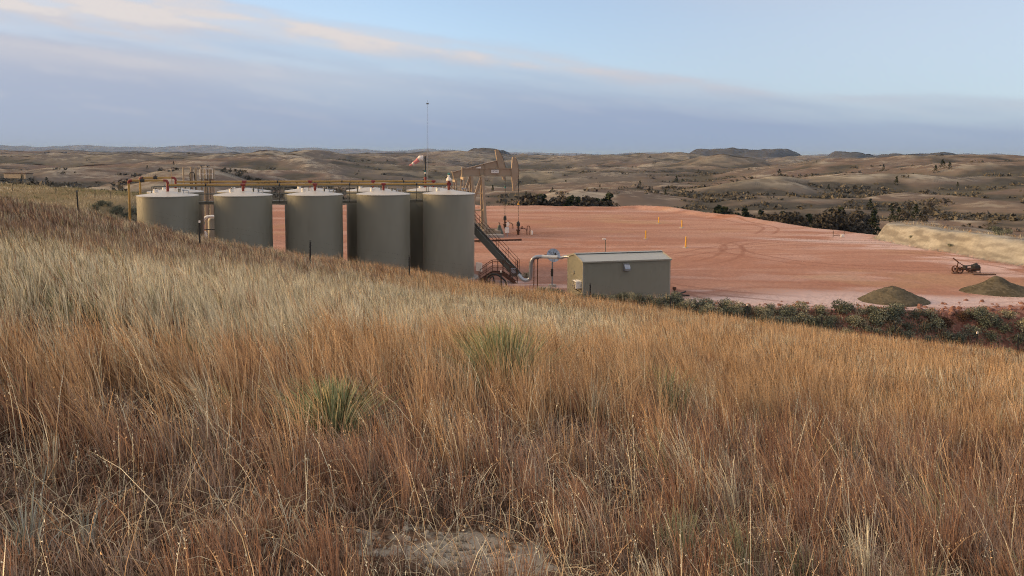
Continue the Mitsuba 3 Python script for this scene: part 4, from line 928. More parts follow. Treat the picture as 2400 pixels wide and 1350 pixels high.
t = Thing('wire_fence', 'few thin posts of another fence on the grassy shoulder at the far left', 'fence')
for x, y in ((-62, 92.5), (-56, 91.5), (-50.6, 90.4), (-48.6, 90.1)):
    z = gz(x, y)
    t.part('post', cyl((x, y, z - 0.2), (x + 0.05, y, z + 0.95), 0.032, 8), M_DARK)

# ---------------------------------------------------------------- leaves and brush
def leaf_cloud(rng, centres, n, size, squash=1.0):
    """n small leaf faces about the given lumps (x, y, z, radius); uv: u a random number per leaf, v how far out it lies"""
    c = centres[rng.integers(0, len(centres), n)]
    d = rng.normal(size=(n, 3)); d /= np.linalg.norm(d, axis=1)[:, None]
    rad = c[:, 3] * rng.uniform(0.35, 1.0, n) ** 0.5
    p = c[:, :3] + d * rad[:, None] * np.array([1, 1, squash])
    s = size * rng.uniform(0.6, 1.4, n)
    a = rng.normal(size=(n, 3)); a /= np.linalg.norm(a, axis=1)[:, None]
    b = np.cross(a, rng.normal(size=(n, 3))); b /= np.linalg.norm(b, axis=1)[:, None]
    v = np.stack([p + a * s[:, None], p - a * s[:, None] * 0.6 + b * s[:, None] * 0.55, p - a * s[:, None] * 0.6 - b * s[:, None] * 0.55], 1).reshape(-1, 3)
    uv = np.repeat(np.stack([rng.random(n), rad / c[:, 3]], 1), 3, 0)
    return v, np.arange(3 * n).reshape(-1, 3), uv

def leaf_mat(name, a, b, c=None):
    def fn(p, n, uv):
        k = mix(a, b, smoothstep(0.1, 0.9, uv.x))
        if c is not None:
            k = mix(k, c, smoothstep(0.55, 0.75, mikit.fbm(p.x * 0.9, p.y * 0.9, p.z * 1.2, octaves=2)))
        return k
    scene[name] = {'type': 'twosided', 'bsdf': {'type': 'diffuse', 'reflectance': proc(fn)}}
    return name

M_SAGE = leaf_mat('mat_sage', (0.110, 0.128, 0.100), (0.25, 0.27, 0.215), (0.17, 0.19, 0.145))
M_SAGEPALE = leaf_mat('mat_pale_sage', (0.20, 0.20, 0.14), (0.40, 0.39, 0.28))
M_SAGEDARK = leaf_mat('mat_dark_brush', (0.072, 0.088, 0.066), (0.155, 0.176, 0.135))
M_SAGERED = leaf_mat('mat_russet_brush', (0.060, 0.036, 0.026), (0.115, 0.075, 0.05))
M_JUNI = leaf_mat('mat_juniper', (0.020, 0.028, 0.018), (0.048, 0.058, 0.036))
M_ASH = leaf_mat('mat_bare_twigs', (0.050, 0.046, 0.040), (0.105, 0.095, 0.080))
M_SCRUB = leaf_mat('mat_scrub', (0.080, 0.075, 0.062), (0.150, 0.136, 0.112))
M_BARK = mat('mat_bark', (0.07, 0.055, 0.042), 0.9, worn=0.3, scale=3)

def write_leaves(key, parts, o, s, rz, m):
    v, f, uv = parts
    cs, sn = math.cos(rz), math.sin(rz)
    v = v @ np.array([[cs, sn, 0], [-sn, cs, 0], [0, 0, 1]]) * np.asarray(s) + np.asarray(o)
    scene[key] = mikit.ply((v, f), m, smooth=False, uv=uv)

brng = np.random.default_rng(101)
SAGE = []
for k in range(6):
    lumps = []
    for j in range(9):
        q, rr = brng.uniform(0, 2 * np.pi), brng.uniform(0, 0.42)
        lumps.append((rr * math.cos(q), rr * math.sin(q), brng.uniform(0.16, 0.50) * (1 - rr * 0.7), brng.uniform(0.20, 0.34)))
    L = leaf_cloud(brng, np.array(lumps), 900, 0.040, 0.9)
    stems = [sweep([(0.05 * math.cos(a), 0.05 * math.sin(a), -0.15), (0.16 * math.cos(a), 0.16 * math.sin(a), 0.2), (0.34 * math.cos(a + .3), 0.34 * math.sin(a + .3), 0.5)], np.array([0.028, 0.018, 0.008]), 5) for a in brng.uniform(0, 6.28, 6)]
    SAGE.append((L, cat(stems)))

def sage(x, y, s, m, label, group, name='sagebrush', category='shrub'):
    k = brng.integers(0, 6); rz = brng.uniform(0, 6.28); z = gz(x, y)
    t = Thing(name, label, category, group)
    sc = np.array([s, s, s * brng.uniform(0.8, 1.05)])
    L, st = SAGE[k]
    write_leaves(t.key + '__foliage', L, (x, y, z), sc, rz, m)
    st = st.copy(); st.vertices = st.vertices * sc
    scene[t.key + '__stem'] = mikit.ply(at(st, (x, y, z), rz), M_BARK, smooth=True)

SG = 'sagebrush shrubs along the foot of the slope'
spots = [(x, 43.1 + 0.04 * (6 - x), 0.72) for x in np.linspace(1.6, 9.8, 24)] + [(x, 42.1, 0.65) for x in np.linspace(5.0, 9.5, 9)]
for x in np.linspace(9.2, 33.5, 42):
    spots += [(x, 42.6 - 0.012 * max(x - 10, 0), 0.98), (x + 0.35, 41.7, 1.0)]
for x in np.linspace(11, 33.5, 32):
    spots.append((x, 40.9 - 0.02 * (x - 12), 0.72))
for x, y, s in spots:
    x += brng.uniform(-0.35, 0.35); y += brng.uniform(-0.35, 0.35)
    q = brng.random(); s *= brng.uniform(0.72, 1.3)
    place = 'before the shed' if x < 9.5 else 'right of the shed' if x < 16 else 'below the nearer soil pile' if x < 25 else 'at the right edge of the view'
    if 24.3 < x < 26.6 and y > 41.9:
        m, lab = M_SAGERED, 'russet dry shrub among the sagebrush near the right edge'
    elif x > 28.0 and y > 41.5:
        m, lab = M_SAGEPALE, 'pale yellow-grey shrub at the right end of the brush row'
    elif q < 0.42:
        m, lab = M_SAGE, 'grey-green sagebrush in the brush row ' + place
    elif q < 0.62:
        m, lab = M_SAGEPALE, 'pale silvery sagebrush in the brush row ' + place
    else:
        m, lab = M_SAGEDARK, 'dark green shrub in the brush row ' + place
    sage(x, y, s, m, lab, SG)
for x, y, s, m in [(-45.5 + 0.40 * k + brng.uniform(-.5, .5), 83 + brng.uniform(-3.0, 3.0), brng.uniform(0.9, 1.9), M_SAGE if k % 4 == 1 else M_SAGEDARK) for k in range(22)] + [(-31.6, 58.0, 1.9, M_SAGEDARK), (-33.0, 60.5, 2.0, M_SAGEDARK)]:
    sage(x, y, s, m, 'dark shrub in the dip left of the first tank', 'shrubs in the dip left of the tanks', 'shrub')
for x, y, s, m in ((54.5, 78, 1.6, M_SAGEDARK), (51.5, 79, 1.2, M_SAGEDARK), (49.5, 74, 0.9, M_SAGE), (47.2, 66.5, 1.1, M_SAGEDARK), (44.6, 61.2, 1.1, M_SAGEDARK), (43.9, 62.4, 0.7, M_SAGE), (46, 70, 1.0, M_SAGE), (52, 84, 1.3, M_SAGEDARK), (48.5, 60, 1.2, M_SAGEDARK), (41.2, 69.8, 0.55, M_SAGE), (40.4, 75.2, 0.5, M_SAGE)):
    sage(x, y, s, m, 'shrub on top of or against the pale clay bank at right', 'shrubs on the clay bank', 'shrub')
sage(-3.45, 22.0, 0.62, M_SAGEDARK, 'small dark green shrub alone in the straw-coloured grass', None, 'shrub')
sage(1.15, 53.6, 0.75, M_SAGEPALE, 'yellow-green weed growing at the foot of the grey stairway', None, 'shrub')

# ---------------------------------------------------------------- trees
def conifer(rng, h, n=260):
    lumps = [(rng.uniform(-.1, .1) * h * 0.5, rng.uniform(-.1, .1) * h * 0.5, z * h, max(0.08, 0.40 * (1 - z) ** 0.8) * h * rng.uniform(0.75, 1.15)) for z in np.linspace(0.14, 0.94, 9)]
    return leaf_cloud(rng, np.array(lumps), n, 0.062 * h, 0.75), cat([cyl((0, 0, -0.4), (0, 0, 0.8 * h), 0.035 * h, 6, r2=0.01 * h)])

def broad(rng, h, n=400):
    lumps, limbs = [], [cyl((0, 0, -0.4), (0.02 * h, 0, 0.42 * h), 0.028 * h, 6, r2=0.018 * h)]
    for k in range(8):
        a, rr, z = rng.uniform(0, 6.28), rng.uniform(0.06, 0.30) * h, rng.uniform(0.42, 0.86) * h
        p = (rr * math.cos(a), rr * math.sin(a), z)
        lumps.append((*p, rng.uniform(0.12, 0.20) * h)); limbs.append(cyl((0.01 * h, 0, rng.uniform(0.2, 0.4) * h), p, 0.013 * h, 5, r2=0.004 * h))
    v, f, uv = leaf_cloud(rng, np.array(lumps), n, 0.050 * h, 0.95)
    return (v, f, uv), cat(limbs)

trng = np.random.default_rng(55)
CON = [conifer(trng, 1.0) for _ in range(5)]; BRO = [broad(trng, 1.0) for _ in range(6)]
def tree(x, y, h, kind, label, group, parts=True):
    z = gz(x, y); rz = trng.uniform(0, 6.28); w = trng.uniform(0.85, 1.25)
    t = Thing('juniper_tree' if kind == 0 else 'ash_tree', label, 'tree', group)
    L, tr = (CON[trng.integers(5)] if kind == 0 else BRO[trng.integers(6)])
    write_leaves(t.key + '__crown', L, (x, y, z), np.array([w, w, 1]) * h, rz, M_JUNI if kind == 0 else M_ASH)
    if parts:
        tr = tr.copy(); tr.vertices = tr.vertices * h
        scene[t.key + '__trunk'] = mikit.ply(at(tr, (x, y, z), rz), M_BARK, smooth=True)

def grove(n, az0, az1, r0, r1, h0, h1, conif, where):
    for k in range(n):
        a = math.radians(trng.uniform(az0, az1)); r = trng.uniform(r0, r1)
        kind = 0 if trng.random() < conif else 1
        tree(r * math.sin(a), r * math.cos(a), trng.uniform(h0, h1), kind, ('dark juniper in the grove ' if kind == 0 else 'grey leafless tree in the grove ') + where, 'trees of the grove ' + where, parts=True)
grove(85, 1.0, 7.3, 139, 157, 5.6, 7.9, 0.22, 'behind the far edge of the pad')
grove(84, 15.4, 26.0, 126, 150, 4.3, 6.4, 0.34, 'below the right edge of the pad')
grove(9, 25.5, 30, 150, 210, 2.0, 3.4, 0.3, 'behind the clay bank')

# single junipers on the hills; placed where they stand out against the slopes
JG = 'lone junipers on the badlands'
for k in range(95):
    a = math.radians(trng.uniform(-34, 35)); r = math.exp(trng.uniform(math.log(190), math.log(1500)))
    if r < 260 and a < math.radians(-10): r += 160
    tree(r * math.sin(a), r * math.cos(a), trng.uniform(1.3, 2.8) * (1 + r / 2600), 0, 'dark lone juniper on the brown hills', JG, parts=False)
for a, r, h in ((29.5, 380, 3.5), (29.9, 386, 4.2), (30.3, 382, 3.4), (28.2, 360, 3), (27.8, 350, 3), (26.4, 420, 3.4), (12.4, 480, 4.5), (24.0, 330, 3.2)):
    a = math.radians(a)
    tree(r * math.sin(a), r * math.cos(a), h, 0, 'tall dark juniper on the right-hand hills', 'tall junipers on the right-hand hills', parts=False)

# brush in the draws: far too many to count, one mass
srng = np.random.default_rng(77)
m0 = (R_ > 130) & (R_ < 4500) & (np.abs(A_) < 0.72) & (GSD > 14)
ii = np.argwhere(m0)
wgt = (_hollow[m0] ** 1.6 + 0.015) * (0.15 + sstep(0.40, 0.62, n2(GX[m0], GY[m0], 120, 15, 4)) * 1.6)
sel = srng.choice(len(ii), 5200, p=wgt / wgt.sum())
V, F, U = [], [], []
for q in sel:
    a, b = ii[q]
    x, y, z, r = GX[a, b], GY[a, b], GZ[a, b], R_[a, b]
    s = srng.uniform(0.8, 2.0) * (1 + r / 800.0)
    x += srng.uniform(-1, 1) * r * 0.004; y += srng.uniform(-1, 1) * r * 0.012
    n = 22
    c = np.array([(x + srng.uniform(-1, 1) * s, y + srng.uniform(-1, 1) * s, z + 0.10 * s, s * 0.55) for _ in range(3)])
    v, f, uv = leaf_cloud(srng, c, n, 0.30 * s, 0.55)
    V.append(v); F.append(f + 66 * len(F)); U.append(uv)
scene['scrub'] = mikit.ply((np.vstack(V), np.vstack(F)), M_SCRUB, smooth=False, uv=np.vstack(U))
tag('scrub', 'dark leafless brush filling the draws of the far hills', 'brush', kind='stuff')

# rubble on the red slope below the pad, chips on the clay bank
V, F = [], []
ico = trimesh.creation.icosphere(subdivisions=0)
for k in range(900):
    x = srng.uniform(12, 36); y = 43.2 + srng.normal() * 0.9 - 0.0 * x
    s = 0.035 + 0.16 * srng.random() ** 4
    v = ico.vertices * srng.uniform(0.6, 1.2, 3) * s @ trimesh.transformations.random_rotation_matrix(srng.random(3))[:3, :3]
    V.append(v + [x, y, 0]); F.append(ico.faces + 12 * k)
V = np.vstack(V); px_ = V.reshape(-1, 12, 3).mean(1)
V[:, 2] += np.repeat(ground_z(px_[:, 0], px_[:, 1]), 12)
def rub_fn(p, n, uv):
    return mix((0.13, 0.052, 0.04), (0.34, 0.20, 0.16), mikit.fbm(p.x * 2.5, p.y * 2.5, p.z * 2, octaves=3))
soil_mat('mat_rubble', rub_fn)
scene['rubble'] = mikit.ply((V, np.vstack(F)), 'mat_rubble', smooth=False)
tag('rubble', 'loose red stones along the near edge of the pad', 'stones', kind='stuff')

V, F = [], []
for k in range(700):
    if k < 420:
        x, y = -0.20 + srng.normal() * 0.28, 3.60 + srng.normal() * 0.14
    else:
        q, a = srng.uniform(1.8, 5.5), srng.uniform(-0.75, 0.75); x, y = q * math.sin(a), q * math.cos(a)
    s = 0.004 + 0.022 * srng.random() ** 3
    v = ico.vertices * srng.uniform(0.5, 1.2, 3) * [1, 1, 0.7] * s @ trimesh.transformations.random_rotation_matrix(srng.random(3))[:3, :3]
    V.append(v + [x, y, 0]); F.append(ico.faces + 12 * k)
V = np.vstack(V); px_ = V.reshape(-1, 12, 3).mean(1)
V[:, 2] += np.repeat(ground_z(px_[:, 0], px_[:, 1]), 12) + 0.002
def crumb_fn(p, n, uv):
    return mix((0.16, 0.14, 0.115), (0.44, 0.40, 0.33), mikit.noise(p.x * 31, p.y * 31, p.z * 9))
soil_mat('mat_crumbs', crumb_fn)
scene['soil_crumbs'] = mikit.ply((V, np.vstack(F)), 'mat_crumbs', smooth=False)
tag('soil_crumbs', 'pale soil crumbs and small stones on the bare patch at the bottom', 'stones', kind='stuff')

# ---------------------------------------------------------------- grass
grng = np.random.default_rng(2024)
def blades(x, y, h, w, lx, ly, u, sp, seg=2, droop=0.0):
    """grass blades standing on the ground: (lx, ly) is the tip's sideways reach as a share of the height; uv: u a random number, v = height along the blade + 2 * kind"""
    n = len(x); z = ground_z(x, y) - 0.02
    fa = grng.uniform(0, 2 * np.pi, n); wx, wy = np.cos(fa) * w, np.sin(fa) * w
    ts = [0.0, 1.0] if seg == 1 else ([0.0, 0.55, 1.0] if seg == 2 else [0.0, 0.4, 0.75, 1.0])
    cols, vv = [], []
    for t_ in ts:
        k = t_ ** 1.7
        cx, cy, cz = x + lx * h * k, y + ly * h * k, z + h * (t_ - (0.25 * (np.hypot(lx, ly)) + droop) * t_ ** 2.5)
        if t_ < 1:
            tw = 1 - 0.35 * t_
            cols += [np.stack([cx - wx * tw, cy - wy * tw, cz], 1), np.stack([cx + wx * tw, cy + wy * tw, cz], 1)]; vv += [t_, t_]
        else:
            cols.append(np.stack([cx, cy, cz], 1)); vv.append(0.999)
    m = len(cols); V = np.stack(cols, 1).reshape(-1, 3)
    f = []
    for k in range(len(ts) - 2):
        f += [[2 * k, 2 * k + 1, 2 * k + 3], [2 * k, 2 * k + 3, 2 * k + 2]]
    f.append([m - 3, m - 2, m - 1])
    F = (np.arange(n)[:, None, None] * m + np.array(f)[None]).reshape(-1, 3)
    uv = np.stack([np.repeat(u, m), (np.tile(vv, n) + 2 * np.repeat(sp, m))], 1)
    return V, F, uv

def grass_shape(V, F, U, m):
    """blades are thin and let light through from all round: their normals lean upwards"""
    nb_ = grng.normal(0, 0.55, (len(V) // 1, 3)) * [1, 1, 0] + [0, 0, 0.85]
    nb_ /= np.linalg.norm(nb_, axis=1)[:, None]
    return {'type': 'ply', 'filename': meshkit.write_ply((V, F), False, U, None, normals=nb_), 'face_normals': False, 'bsdf': {'type': 'ref', 'id': m}}

def join(parts):
    V, F, U, k = [], [], [], 0
    for v, f, uv in parts:
        V.append(v); F.append(f + k); U.append(uv); k += len(v)
    return np.vstack(V), np.vstack(F), np.vstack(U)

def kinds(x, y):
    """which grass grows where, from the lie of the slope: rust bluestem, straw, green, mauve, orange (indices 0 1 2 3 4)"""
    r = np.hypot(x, y)
    a, b, c = n2(x, y, 3.2, 301, 4), n2(x, y, 1.1, 302, 3), n2(x, y, 8.0, 303, 3)
    tn = x / np.maximum(y, 0.5)
    re = r / (1 + 1.04 * np.clip(tn, 0, 0.8) + 0.25 * np.clip(tn, -0.8, 0))
    b2 = 8.2 + 3.0 * sstep(-0.45, 0.0, tn); b3 = 20 + 9 * sstep(-0.5, -0.1, tn)
    left = sstep(0.26, 0.06, tn + 0.22 * (c - 0.5))
    near = sstep(6.4, 4.6, re + 1.6 * (a - 0.5))
    orange = sstep(4.8, 6.2, re + (a - 0.5)) * (1 - left * sstep(b2 - 0.8, b2 + 1.2, re + 2.5 * (c - 0.5))) + 0.8 * left * sstep(b3 - 3, b3 + 3, r + 7 * (a - 0.5)) * sstep(-0.30, -0.10, tn + 0.2 * (a - 0.5))
    straw = left * sstep(b2 - 0.8, b2 + 1.2, re + 2.5 * (c - 0.5)) * sstep(b3 + 6, b3 - 4, r + 11 * (a - 0.5)) + 0.02 + 0.12 * sstep(5.5, 8.5, re) + 0.55 * (1 - left) * sstep(7, 10, re) * sstep(0.46, 0.62, c)
    mauve = left * sstep(b3 - 4, b3 + 6, r + 11 * (a - 0.5)) * sstep(-0.05, -0.25, tn) * 1.5 + 0.6 * near
    green = 0.55 * np.exp(-(((x + 7.0) / 3.4) ** 2 + ((y - 9.3) / 2.2) ** 2)) + 0.03 + 0.3 * np.exp(-(((x + 14.0) / 6) ** 2 + ((y - 17) / 2.5) ** 2)) + 0.30 * sstep(0.60, 0.75, b)
    W = np.stack([0.10 + 0.75 * near + 0.45 * orange * sstep(0.4, 0.7, a), straw * (1.1 + 1.6 * b), green, mauve, orange * (0.5 + 0.9 * (1 - a))], -1)
    W = np.clip(W, 0.001, None); W = W / W.sum(-1, keepdims=True)
    return (grng.random(len(x))[:, None] > np.cumsum(W, -1)).sum(-1).clip(0, 4)

HK = np.array([0.46, 0.44, 0.38, 0.36, 0.60])
def bare_spot(x, y):
    e = 1.7 * (n2(x, y, 0.22, 310, 3) - 0.5)
    d = np.minimum(np.hypot((x + 0.20) / 0.46, (y - 3.60) / 0.24), np.hypot((x - 1.5) / 0.35, (y - 3.55) / 0.12)) + e
    return d < 0.95

def field(r0, r1, dens, wide, seg, clump, spread, cw=0.45, half=43):
    """blades scattered between two distances from the eye point, in tufts of clump blades each"""
    area = 0.5 * (r1 ** 2 - r0 ** 2) * math.radians(2 * half)
    nc = int(area * dens / clump)
    r = np.sqrt(grng.uniform(r0 ** 2, r1 ** 2, nc)); a = np.radians(grng.uniform(-half, half, nc))
    cx, cy = r * np.sin(a), r * np.cos(a)
    gap = n2(cx, cy, 0.8, 320, 3)
    keep = (grng.random(nc) < 0.16 + 0.84 * sstep(0.34, 0.54, gap) + sstep(9, 14, r)) & (pad_sd(cx, cy) > 0.7) & ~bare_spot(cx, cy)
    keep &= ~((cy > 41.0 - 0.08 * np.clip(cx - 5, 0, 20)) & (grng.random(nc) < 0.75) & (cx > 0))
    cx, cy = cx[keep], cy[keep]
    ck = kinds(cx, cy); ch = grng.uniform(0.62, 1.3, len(cx)); cu = grng.random(len(cx)) ** 1.3
    cl = grng.normal(0, 0.10, (len(cx), 2))
    i = np.repeat(np.arange(len(cx)), clump); n = len(i)
    q, rr = grng.uniform(0, 2 * np.pi, n), np.abs(grng.normal(0, spread, n))
    x, y = cx[i] + rr * np.cos(q), cy[i] + rr * np.sin(q)
    sp = ck[i]; other = grng.random(n) < 0.12
    sp = np.where(other, np.where(np.hypot(x, y) < 6.5, grng.choice([0, 3, 4, 1], n, p=[0.4, 0.35, 0.17, 0.08]), grng.integers(0, 5, n)), sp)
    rad = np.hypot(x, y)
    short = 0.60 + 0.40 * sstep(3.2, 6.0, rad)                      # shorter and sparser right at the photographer's feet
    h = HK[sp] * ch[i] * grng.uniform(0.55, 1.25, n) * short
    out = rr / (spread * 2.2)
    wind = -0.16 + 0.30 * (n2(x, y, 2.5, 330, 2) - 0.5) - 0.06 * sstep(2, -4, x) + 0.06 * sstep(1, 5, x)
    lx = wind + cl[i, 0] + 0.32 * out * np.cos(q) + grng.normal(0, 0.10, n)
    ly = cl[i, 1] + 0.32 * out * np.sin(q) + grng.normal(0, 0.10, n)
    w = wide * grng.uniform(0.7, 1.3, n) * np.where(sp == 2, 1.35, 1.0)
    ok = (~bare_spot(x, y) | (grng.random(n) < 0.07)) & (y > 0.3)
    for gx, gy, gr in ((-1.31, 5.40, 0.30), (-1.24, 5.0, 0.25), (-0.10, 8.3, 0.42), (-0.10, 7.75, 0.35), (-3.40, 21.4, 0.8)):
        ok &= ~((np.hypot(x - gx, y - gy) < gr) & (grng.random(n) < 0.88))
    return blades(x[ok], y[ok], h[ok], w[ok], lx[ok], ly[ok], np.clip(cw * cu[i] + (1 - cw) * grng.random(n) ** 1.6, 0, 0.999)[ok], sp[ok], seg)

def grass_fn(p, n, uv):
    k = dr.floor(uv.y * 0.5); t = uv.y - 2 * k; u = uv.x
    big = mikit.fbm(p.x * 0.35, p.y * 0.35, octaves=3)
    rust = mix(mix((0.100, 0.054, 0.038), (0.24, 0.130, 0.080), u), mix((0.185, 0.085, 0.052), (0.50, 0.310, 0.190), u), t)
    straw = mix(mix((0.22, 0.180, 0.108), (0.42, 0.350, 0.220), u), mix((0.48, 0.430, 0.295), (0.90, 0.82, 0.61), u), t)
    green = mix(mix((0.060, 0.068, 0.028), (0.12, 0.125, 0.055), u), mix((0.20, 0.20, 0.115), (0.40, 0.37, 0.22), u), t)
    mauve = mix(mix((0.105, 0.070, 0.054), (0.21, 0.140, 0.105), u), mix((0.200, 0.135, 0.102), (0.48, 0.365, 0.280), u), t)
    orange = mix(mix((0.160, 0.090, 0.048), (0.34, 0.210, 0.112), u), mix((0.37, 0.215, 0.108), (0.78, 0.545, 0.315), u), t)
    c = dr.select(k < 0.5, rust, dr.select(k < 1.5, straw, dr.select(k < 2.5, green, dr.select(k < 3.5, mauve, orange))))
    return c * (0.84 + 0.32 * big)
scene['mat_grass'] = {'type': 'twosided', 'bsdf': {'type': 'diffuse', 'reflectance': proc(grass_fn)}}

near_parts = [field(1.5, 4.5, 2000, 0.0015, 3, 70, 0.075, half=58), field(4.5, 9.0, 1700, 0.0021, 2, 60, 0.085, half=48)]
# tall lone stems standing over the short grass at the photographer's feet
ns = 1700
r = np.sqrt(grng.uniform(1.7 ** 2, 8.5 ** 2, ns)); a = np.radians(grng.uniform(-42, 42, ns))
x, y = r * np.sin(a), r * np.cos(a)
sh, slx, sly = grng.uniform(0.45, 0.85, ns) * (0.8 + 0.2 * sstep(3, 6, r)), grng.normal(-0.14, 0.22, ns), grng.normal(0, 0.16, ns)
ssp = np.where(grng.random(ns) < 0.55, 4, 1)
near_parts.append(blades(x, y, sh, np.full(ns, 0.0014) * grng.uniform(0.8, 1.5, ns), slx, sly, grng.random(ns), ssp, 3, 0.03))
# their fluffy seed heads: small faces set along the top of each stem
m_ = 9; i_ = np.repeat(np.arange(ns), m_); tt = grng.uniform(0.62, 1.0, ns * m_); kk = tt ** 1.7
c_ = np.stack([x[i_] + slx[i_] * sh[i_] * kk, y[i_] + sly[i_] * sh[i_] * kk, ground_z(x, y)[i_] - 0.02 + sh[i_] * (tt - (0.25 * np.hypot(slx, sly)[i_] + 0.03) * tt ** 2.5)], 1)
d1, d2 = grng.normal(0, 1, (ns * m_, 3)), grng.normal(0, 1, (ns * m_, 3))
d1 *= (0.0085 * grng.uniform(0.5, 1.3, ns * m_) / np.linalg.norm(d1, axis=1))[:, None]; d2 *= (0.004 / np.linalg.norm(d2, axis=1))[:, None]
near_parts.append((np.stack([c_, c_ + d1 + [0, 0, 0.006], c_ + d1 * 0.5 + d2], 1).reshape(-1, 3), np.arange(3 * ns * m_).reshape(-1, 3), np.stack([np.repeat(grng.uniform(0.4, 1, ns * m_), 3), np.repeat(0.95 + 2 * ssp[i_], 3)], 1)))
# short thatch filling the ground between the tufts
ns = 60000
r = np.sqrt(grng.uniform(1.4 ** 2, 7.0 ** 2, ns)); a = np.radians(grng.uniform(-52, 52, ns)); q = grng.uniform(0, 6.28, ns); g = grng.uniform(0.2, 1.1, ns)
x, y = r * np.sin(a), r * np.cos(a)
ok = ~bare_spot(x, y) | (grng.random(ns) < 0.10)
near_parts.append(blades(x[ok], y[ok], grng.uniform(0.05, 0.20, ns)[ok], (np.full(ns, 0.0014) * (1 + r / 6))[ok], (np.cos(q) * g)[ok], (np.sin(q) * g)[ok], (grng.random(ns) ** 1.7)[ok], np.where(grng.random(ns) < 0.6, 3, np.where(grng.random(ns) < 0.5, 0, 1))[ok], 2, 0.1))
# curled dry leaves
ns = 2200
r = np.sqrt(grng.uniform(1.7 ** 2, 6.5 ** 2, ns)); a = np.radians(grng.uniform(-42, 42, ns)); q = grng.uniform(0, 6.28, ns)
near_parts.append(blades(r * np.sin(a), r * np.cos(a), grng.uniform(0.18, 0.38, ns), np.full(ns, 0.0022), np.cos(q) * 0.9, np.sin(q) * 0.9, grng.random(ns), np.where(grng.random(ns) < 0.6, 1, 4), 3, 0.25))
V, F, U = join(near_parts)
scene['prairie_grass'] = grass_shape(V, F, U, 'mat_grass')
tag('prairie_grass', 'rust and tan prairie grass in the foreground', 'grass', kind='stuff')
n_near = len(F)
V, F, U = join([field(9.0, 14.0, 1050, 0.0032, 2, 44, 0.11, 0.7), field(14.0, 22.0, 560, 0.0054, 2, 40, 0.15, 0.8), field(22, 34, 300, 0.0080, 1, 30, 0.20, 0.8), field(34, 49, 180, 0.0115, 1, 22, 0.26, 0.8)])
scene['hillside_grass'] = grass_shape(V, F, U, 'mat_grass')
tag('hillside_grass', 'pale straw and orange grass covering the slope farther off', 'grass', kind='stuff')
print('grass triangles', n_near, len(F))

nb = 9000
bx_, by_ = grng.uniform(33, 52, nb), grng.uniform(53, 97, nb)
bs_ = pad_sd(bx_, by_)
ok = (bs_ > 2.9) & (bs_ < 10) & (grng.random(nb) < sstep(9, 3, bs_) * 1.2)
bx_, by_ = bx_[ok], by_[ok]; nb = len(bx_)
V, F, U = blades(bx_, by_, grng.uniform(0.12, 0.42, nb), grng.uniform(0.014, 0.026, nb), grng.normal(-0.1, 0.25, nb), grng.normal(0, 0.25, nb), grng.random(nb), np.where(grng.random(nb) < 0.5, 4, 1), 1)
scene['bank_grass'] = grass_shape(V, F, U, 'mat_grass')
tag('bank_grass', 'dry orange grass along the top of the clay bank', 'grass', kind='stuff')

ns = 16000
x, y = grng.uniform(-80, -35.5, ns), grng.uniform(64, 116, ns)
ok = pad_sd(x, y) > 1.0
x, y = x[ok], y[ok]; ns = len(x)
V, F, U = blades(x, y, grng.uniform(0.15, 0.5, ns), grng.uniform(0.016, 0.034, ns), grng.normal(-0.1, 0.25, ns), grng.normal(0, 0.25, ns), grng.random(ns) ** 1.4, np.where(n2(x, y, 7.0, 340, 3) + 0.2 * grng.random(ns) < 0.58, 1, 2), 1)
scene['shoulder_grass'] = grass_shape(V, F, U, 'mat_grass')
tag('shoulder_grass', 'pale grass on the shoulder of land left of the tanks', 'grass', kind='stuff')

# low leafy growth between the sagebrush bushes
ns = 1500
x = grng.uniform(7, 34, ns); y = 41.4 - 0.02 * (x - 10) + grng.normal(0, 0.75, ns)
ok = pad_sd(x, y) > 0.8
x, y = x[ok], y[ok]
c = np.stack([x, y, ground_z(x, y) + 0.10, np.full(len(x), 0.24)], 1)
v, f, uv = leaf_cloud(grng, c, 15000, 0.055, 0.8)
scene['low_brush'] = mikit.ply((v, f), M_SAGEDARK, smooth=False, uv=uv)
tag('low_brush', 'low green growth filling the hollow between the sagebrush bushes', 'brush', kind='stuff')

# ---------------------------------------------------------------- green clumps, silver sage at the lower left
def clump(x, y, n, h, spread, lean, label, m, name='grass_clump', wide=0.0042, category='grass clump'):
    q = grng.uniform(0, 2 * np.pi, n); rr = np.abs(grng.normal(0, spread, n))
    o = np.clip(rr / (2 * spread), 0, 1.2)
    v, f, uv = blades(x + rr * np.cos(q), y + rr * np.sin(q), h * grng.uniform(0.6, 1.15, n), wide * grng.uniform(0.6, 1.3, n), lean * o * np.cos(q) + grng.normal(-0.05, 0.12, n), lean * o * np.sin(q) + grng.normal(0, 0.12, n), grng.random(n), np.zeros(n), 3)
    t = Thing(name, label, category)
    scene[t.key] = grass_shape(v, f, uv, m)

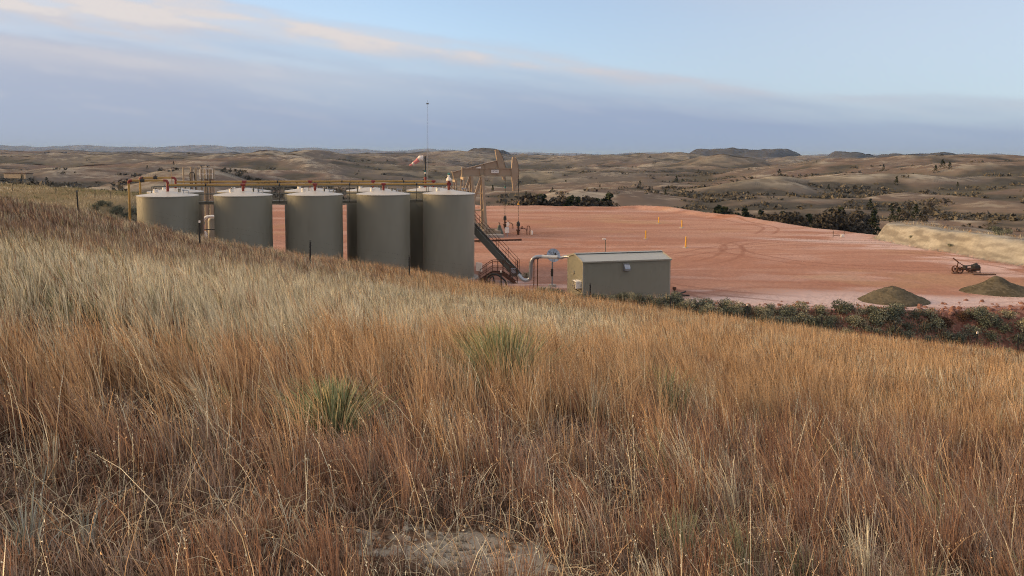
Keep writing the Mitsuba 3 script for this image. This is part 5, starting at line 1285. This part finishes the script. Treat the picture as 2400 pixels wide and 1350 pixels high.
def green_fn(p, n, uv):
    t = uv.y - 2 * dr.floor(uv.y * 0.5)
    g = mix((0.105, 0.135, 0.062), (0.29, 0.315, 0.165), uv.x * 0.5 + t * 0.5)
    return mix(g, (0.52, 0.40, 0.20), smoothstep(0.62, 0.72, uv.x) * 0.9)
scene['mat_green_clump'] = {'type': 'twosided', 'bsdf': {'type': 'diffuse', 'reflectance': proc(green_fn)}}
def silver_fn(p, n, uv):
    return mix((0.15, 0.155, 0.125), (0.34, 0.35, 0.30), uv.x)
scene['mat_silver_leaf'] = {'type': 'twosided', 'bsdf': {'type': 'diffuse', 'reflectance': proc(silver_fn)}}
clump(-1.31, 5.40, 820, 0.46, 0.11, 0.95, 'big green clump of stiff narrow leaves in the middle of the rust grass', 'mat_green_clump')
clump(-0.10, 8.2, 950, 0.78, 0.20, 0.65, 'green clump of stiff leaves farther back, right of the big one', 'mat_green_clump')
clump(1.65, 8.2, 220, 0.55, 0.22, 0.45, 'faint olive clump half hidden in the orange grass at right', 'mat_green_clump')
clump(-2.02, 3.0, 45, 0.30, 0.06, 1.0, 'silver-leaved plant with curling leaves in the lower left corner', 'mat_silver_leaf', 'silver_plant', 0.0030, 'plant')
clump(-1.86, 3.15, 28, 0.28, 0.05, 1.0, 'smaller silver-leaved plant beside the one in the lower left corner', 'mat_silver_leaf', 'silver_plant', 0.0028, 'plant')

# ---------------------------------------------------------------- the dusk air
HZ = 14500.0
scene['haze_medium'] = {'type': 'homogeneous', 'albedo': {'type': 'rgb', 'value': [0.42, 0.60, 0.86]}, 'sigma_t': {'type': 'rgb', 'value': [3.8e-5, 4.4e-5, 5.4e-5]}}

scene['mat_haze_side'] = {'type': 'null'}
_lo, _hi = float(GZ.min()) - 1.5, float(max(GZ.max(), 16.0)) + 6.0
scene['haze'] = {'type': 'cube', 'to_world': T().translate([0, 0, (_lo + _hi) / 2]).scale([30000, 30000, (_hi - _lo) / 2]), 'bsdf': {'type': 'ref', 'id': 'mat_haze_side'}, 'interior': {'type': 'ref', 'id': 'haze_medium'}}
tag('haze', 'thin blue dusk haze over the far hills', 'haze', kind='stuff')
scene['camera']['medium'] = {'type': 'ref', 'id': 'haze_medium'}
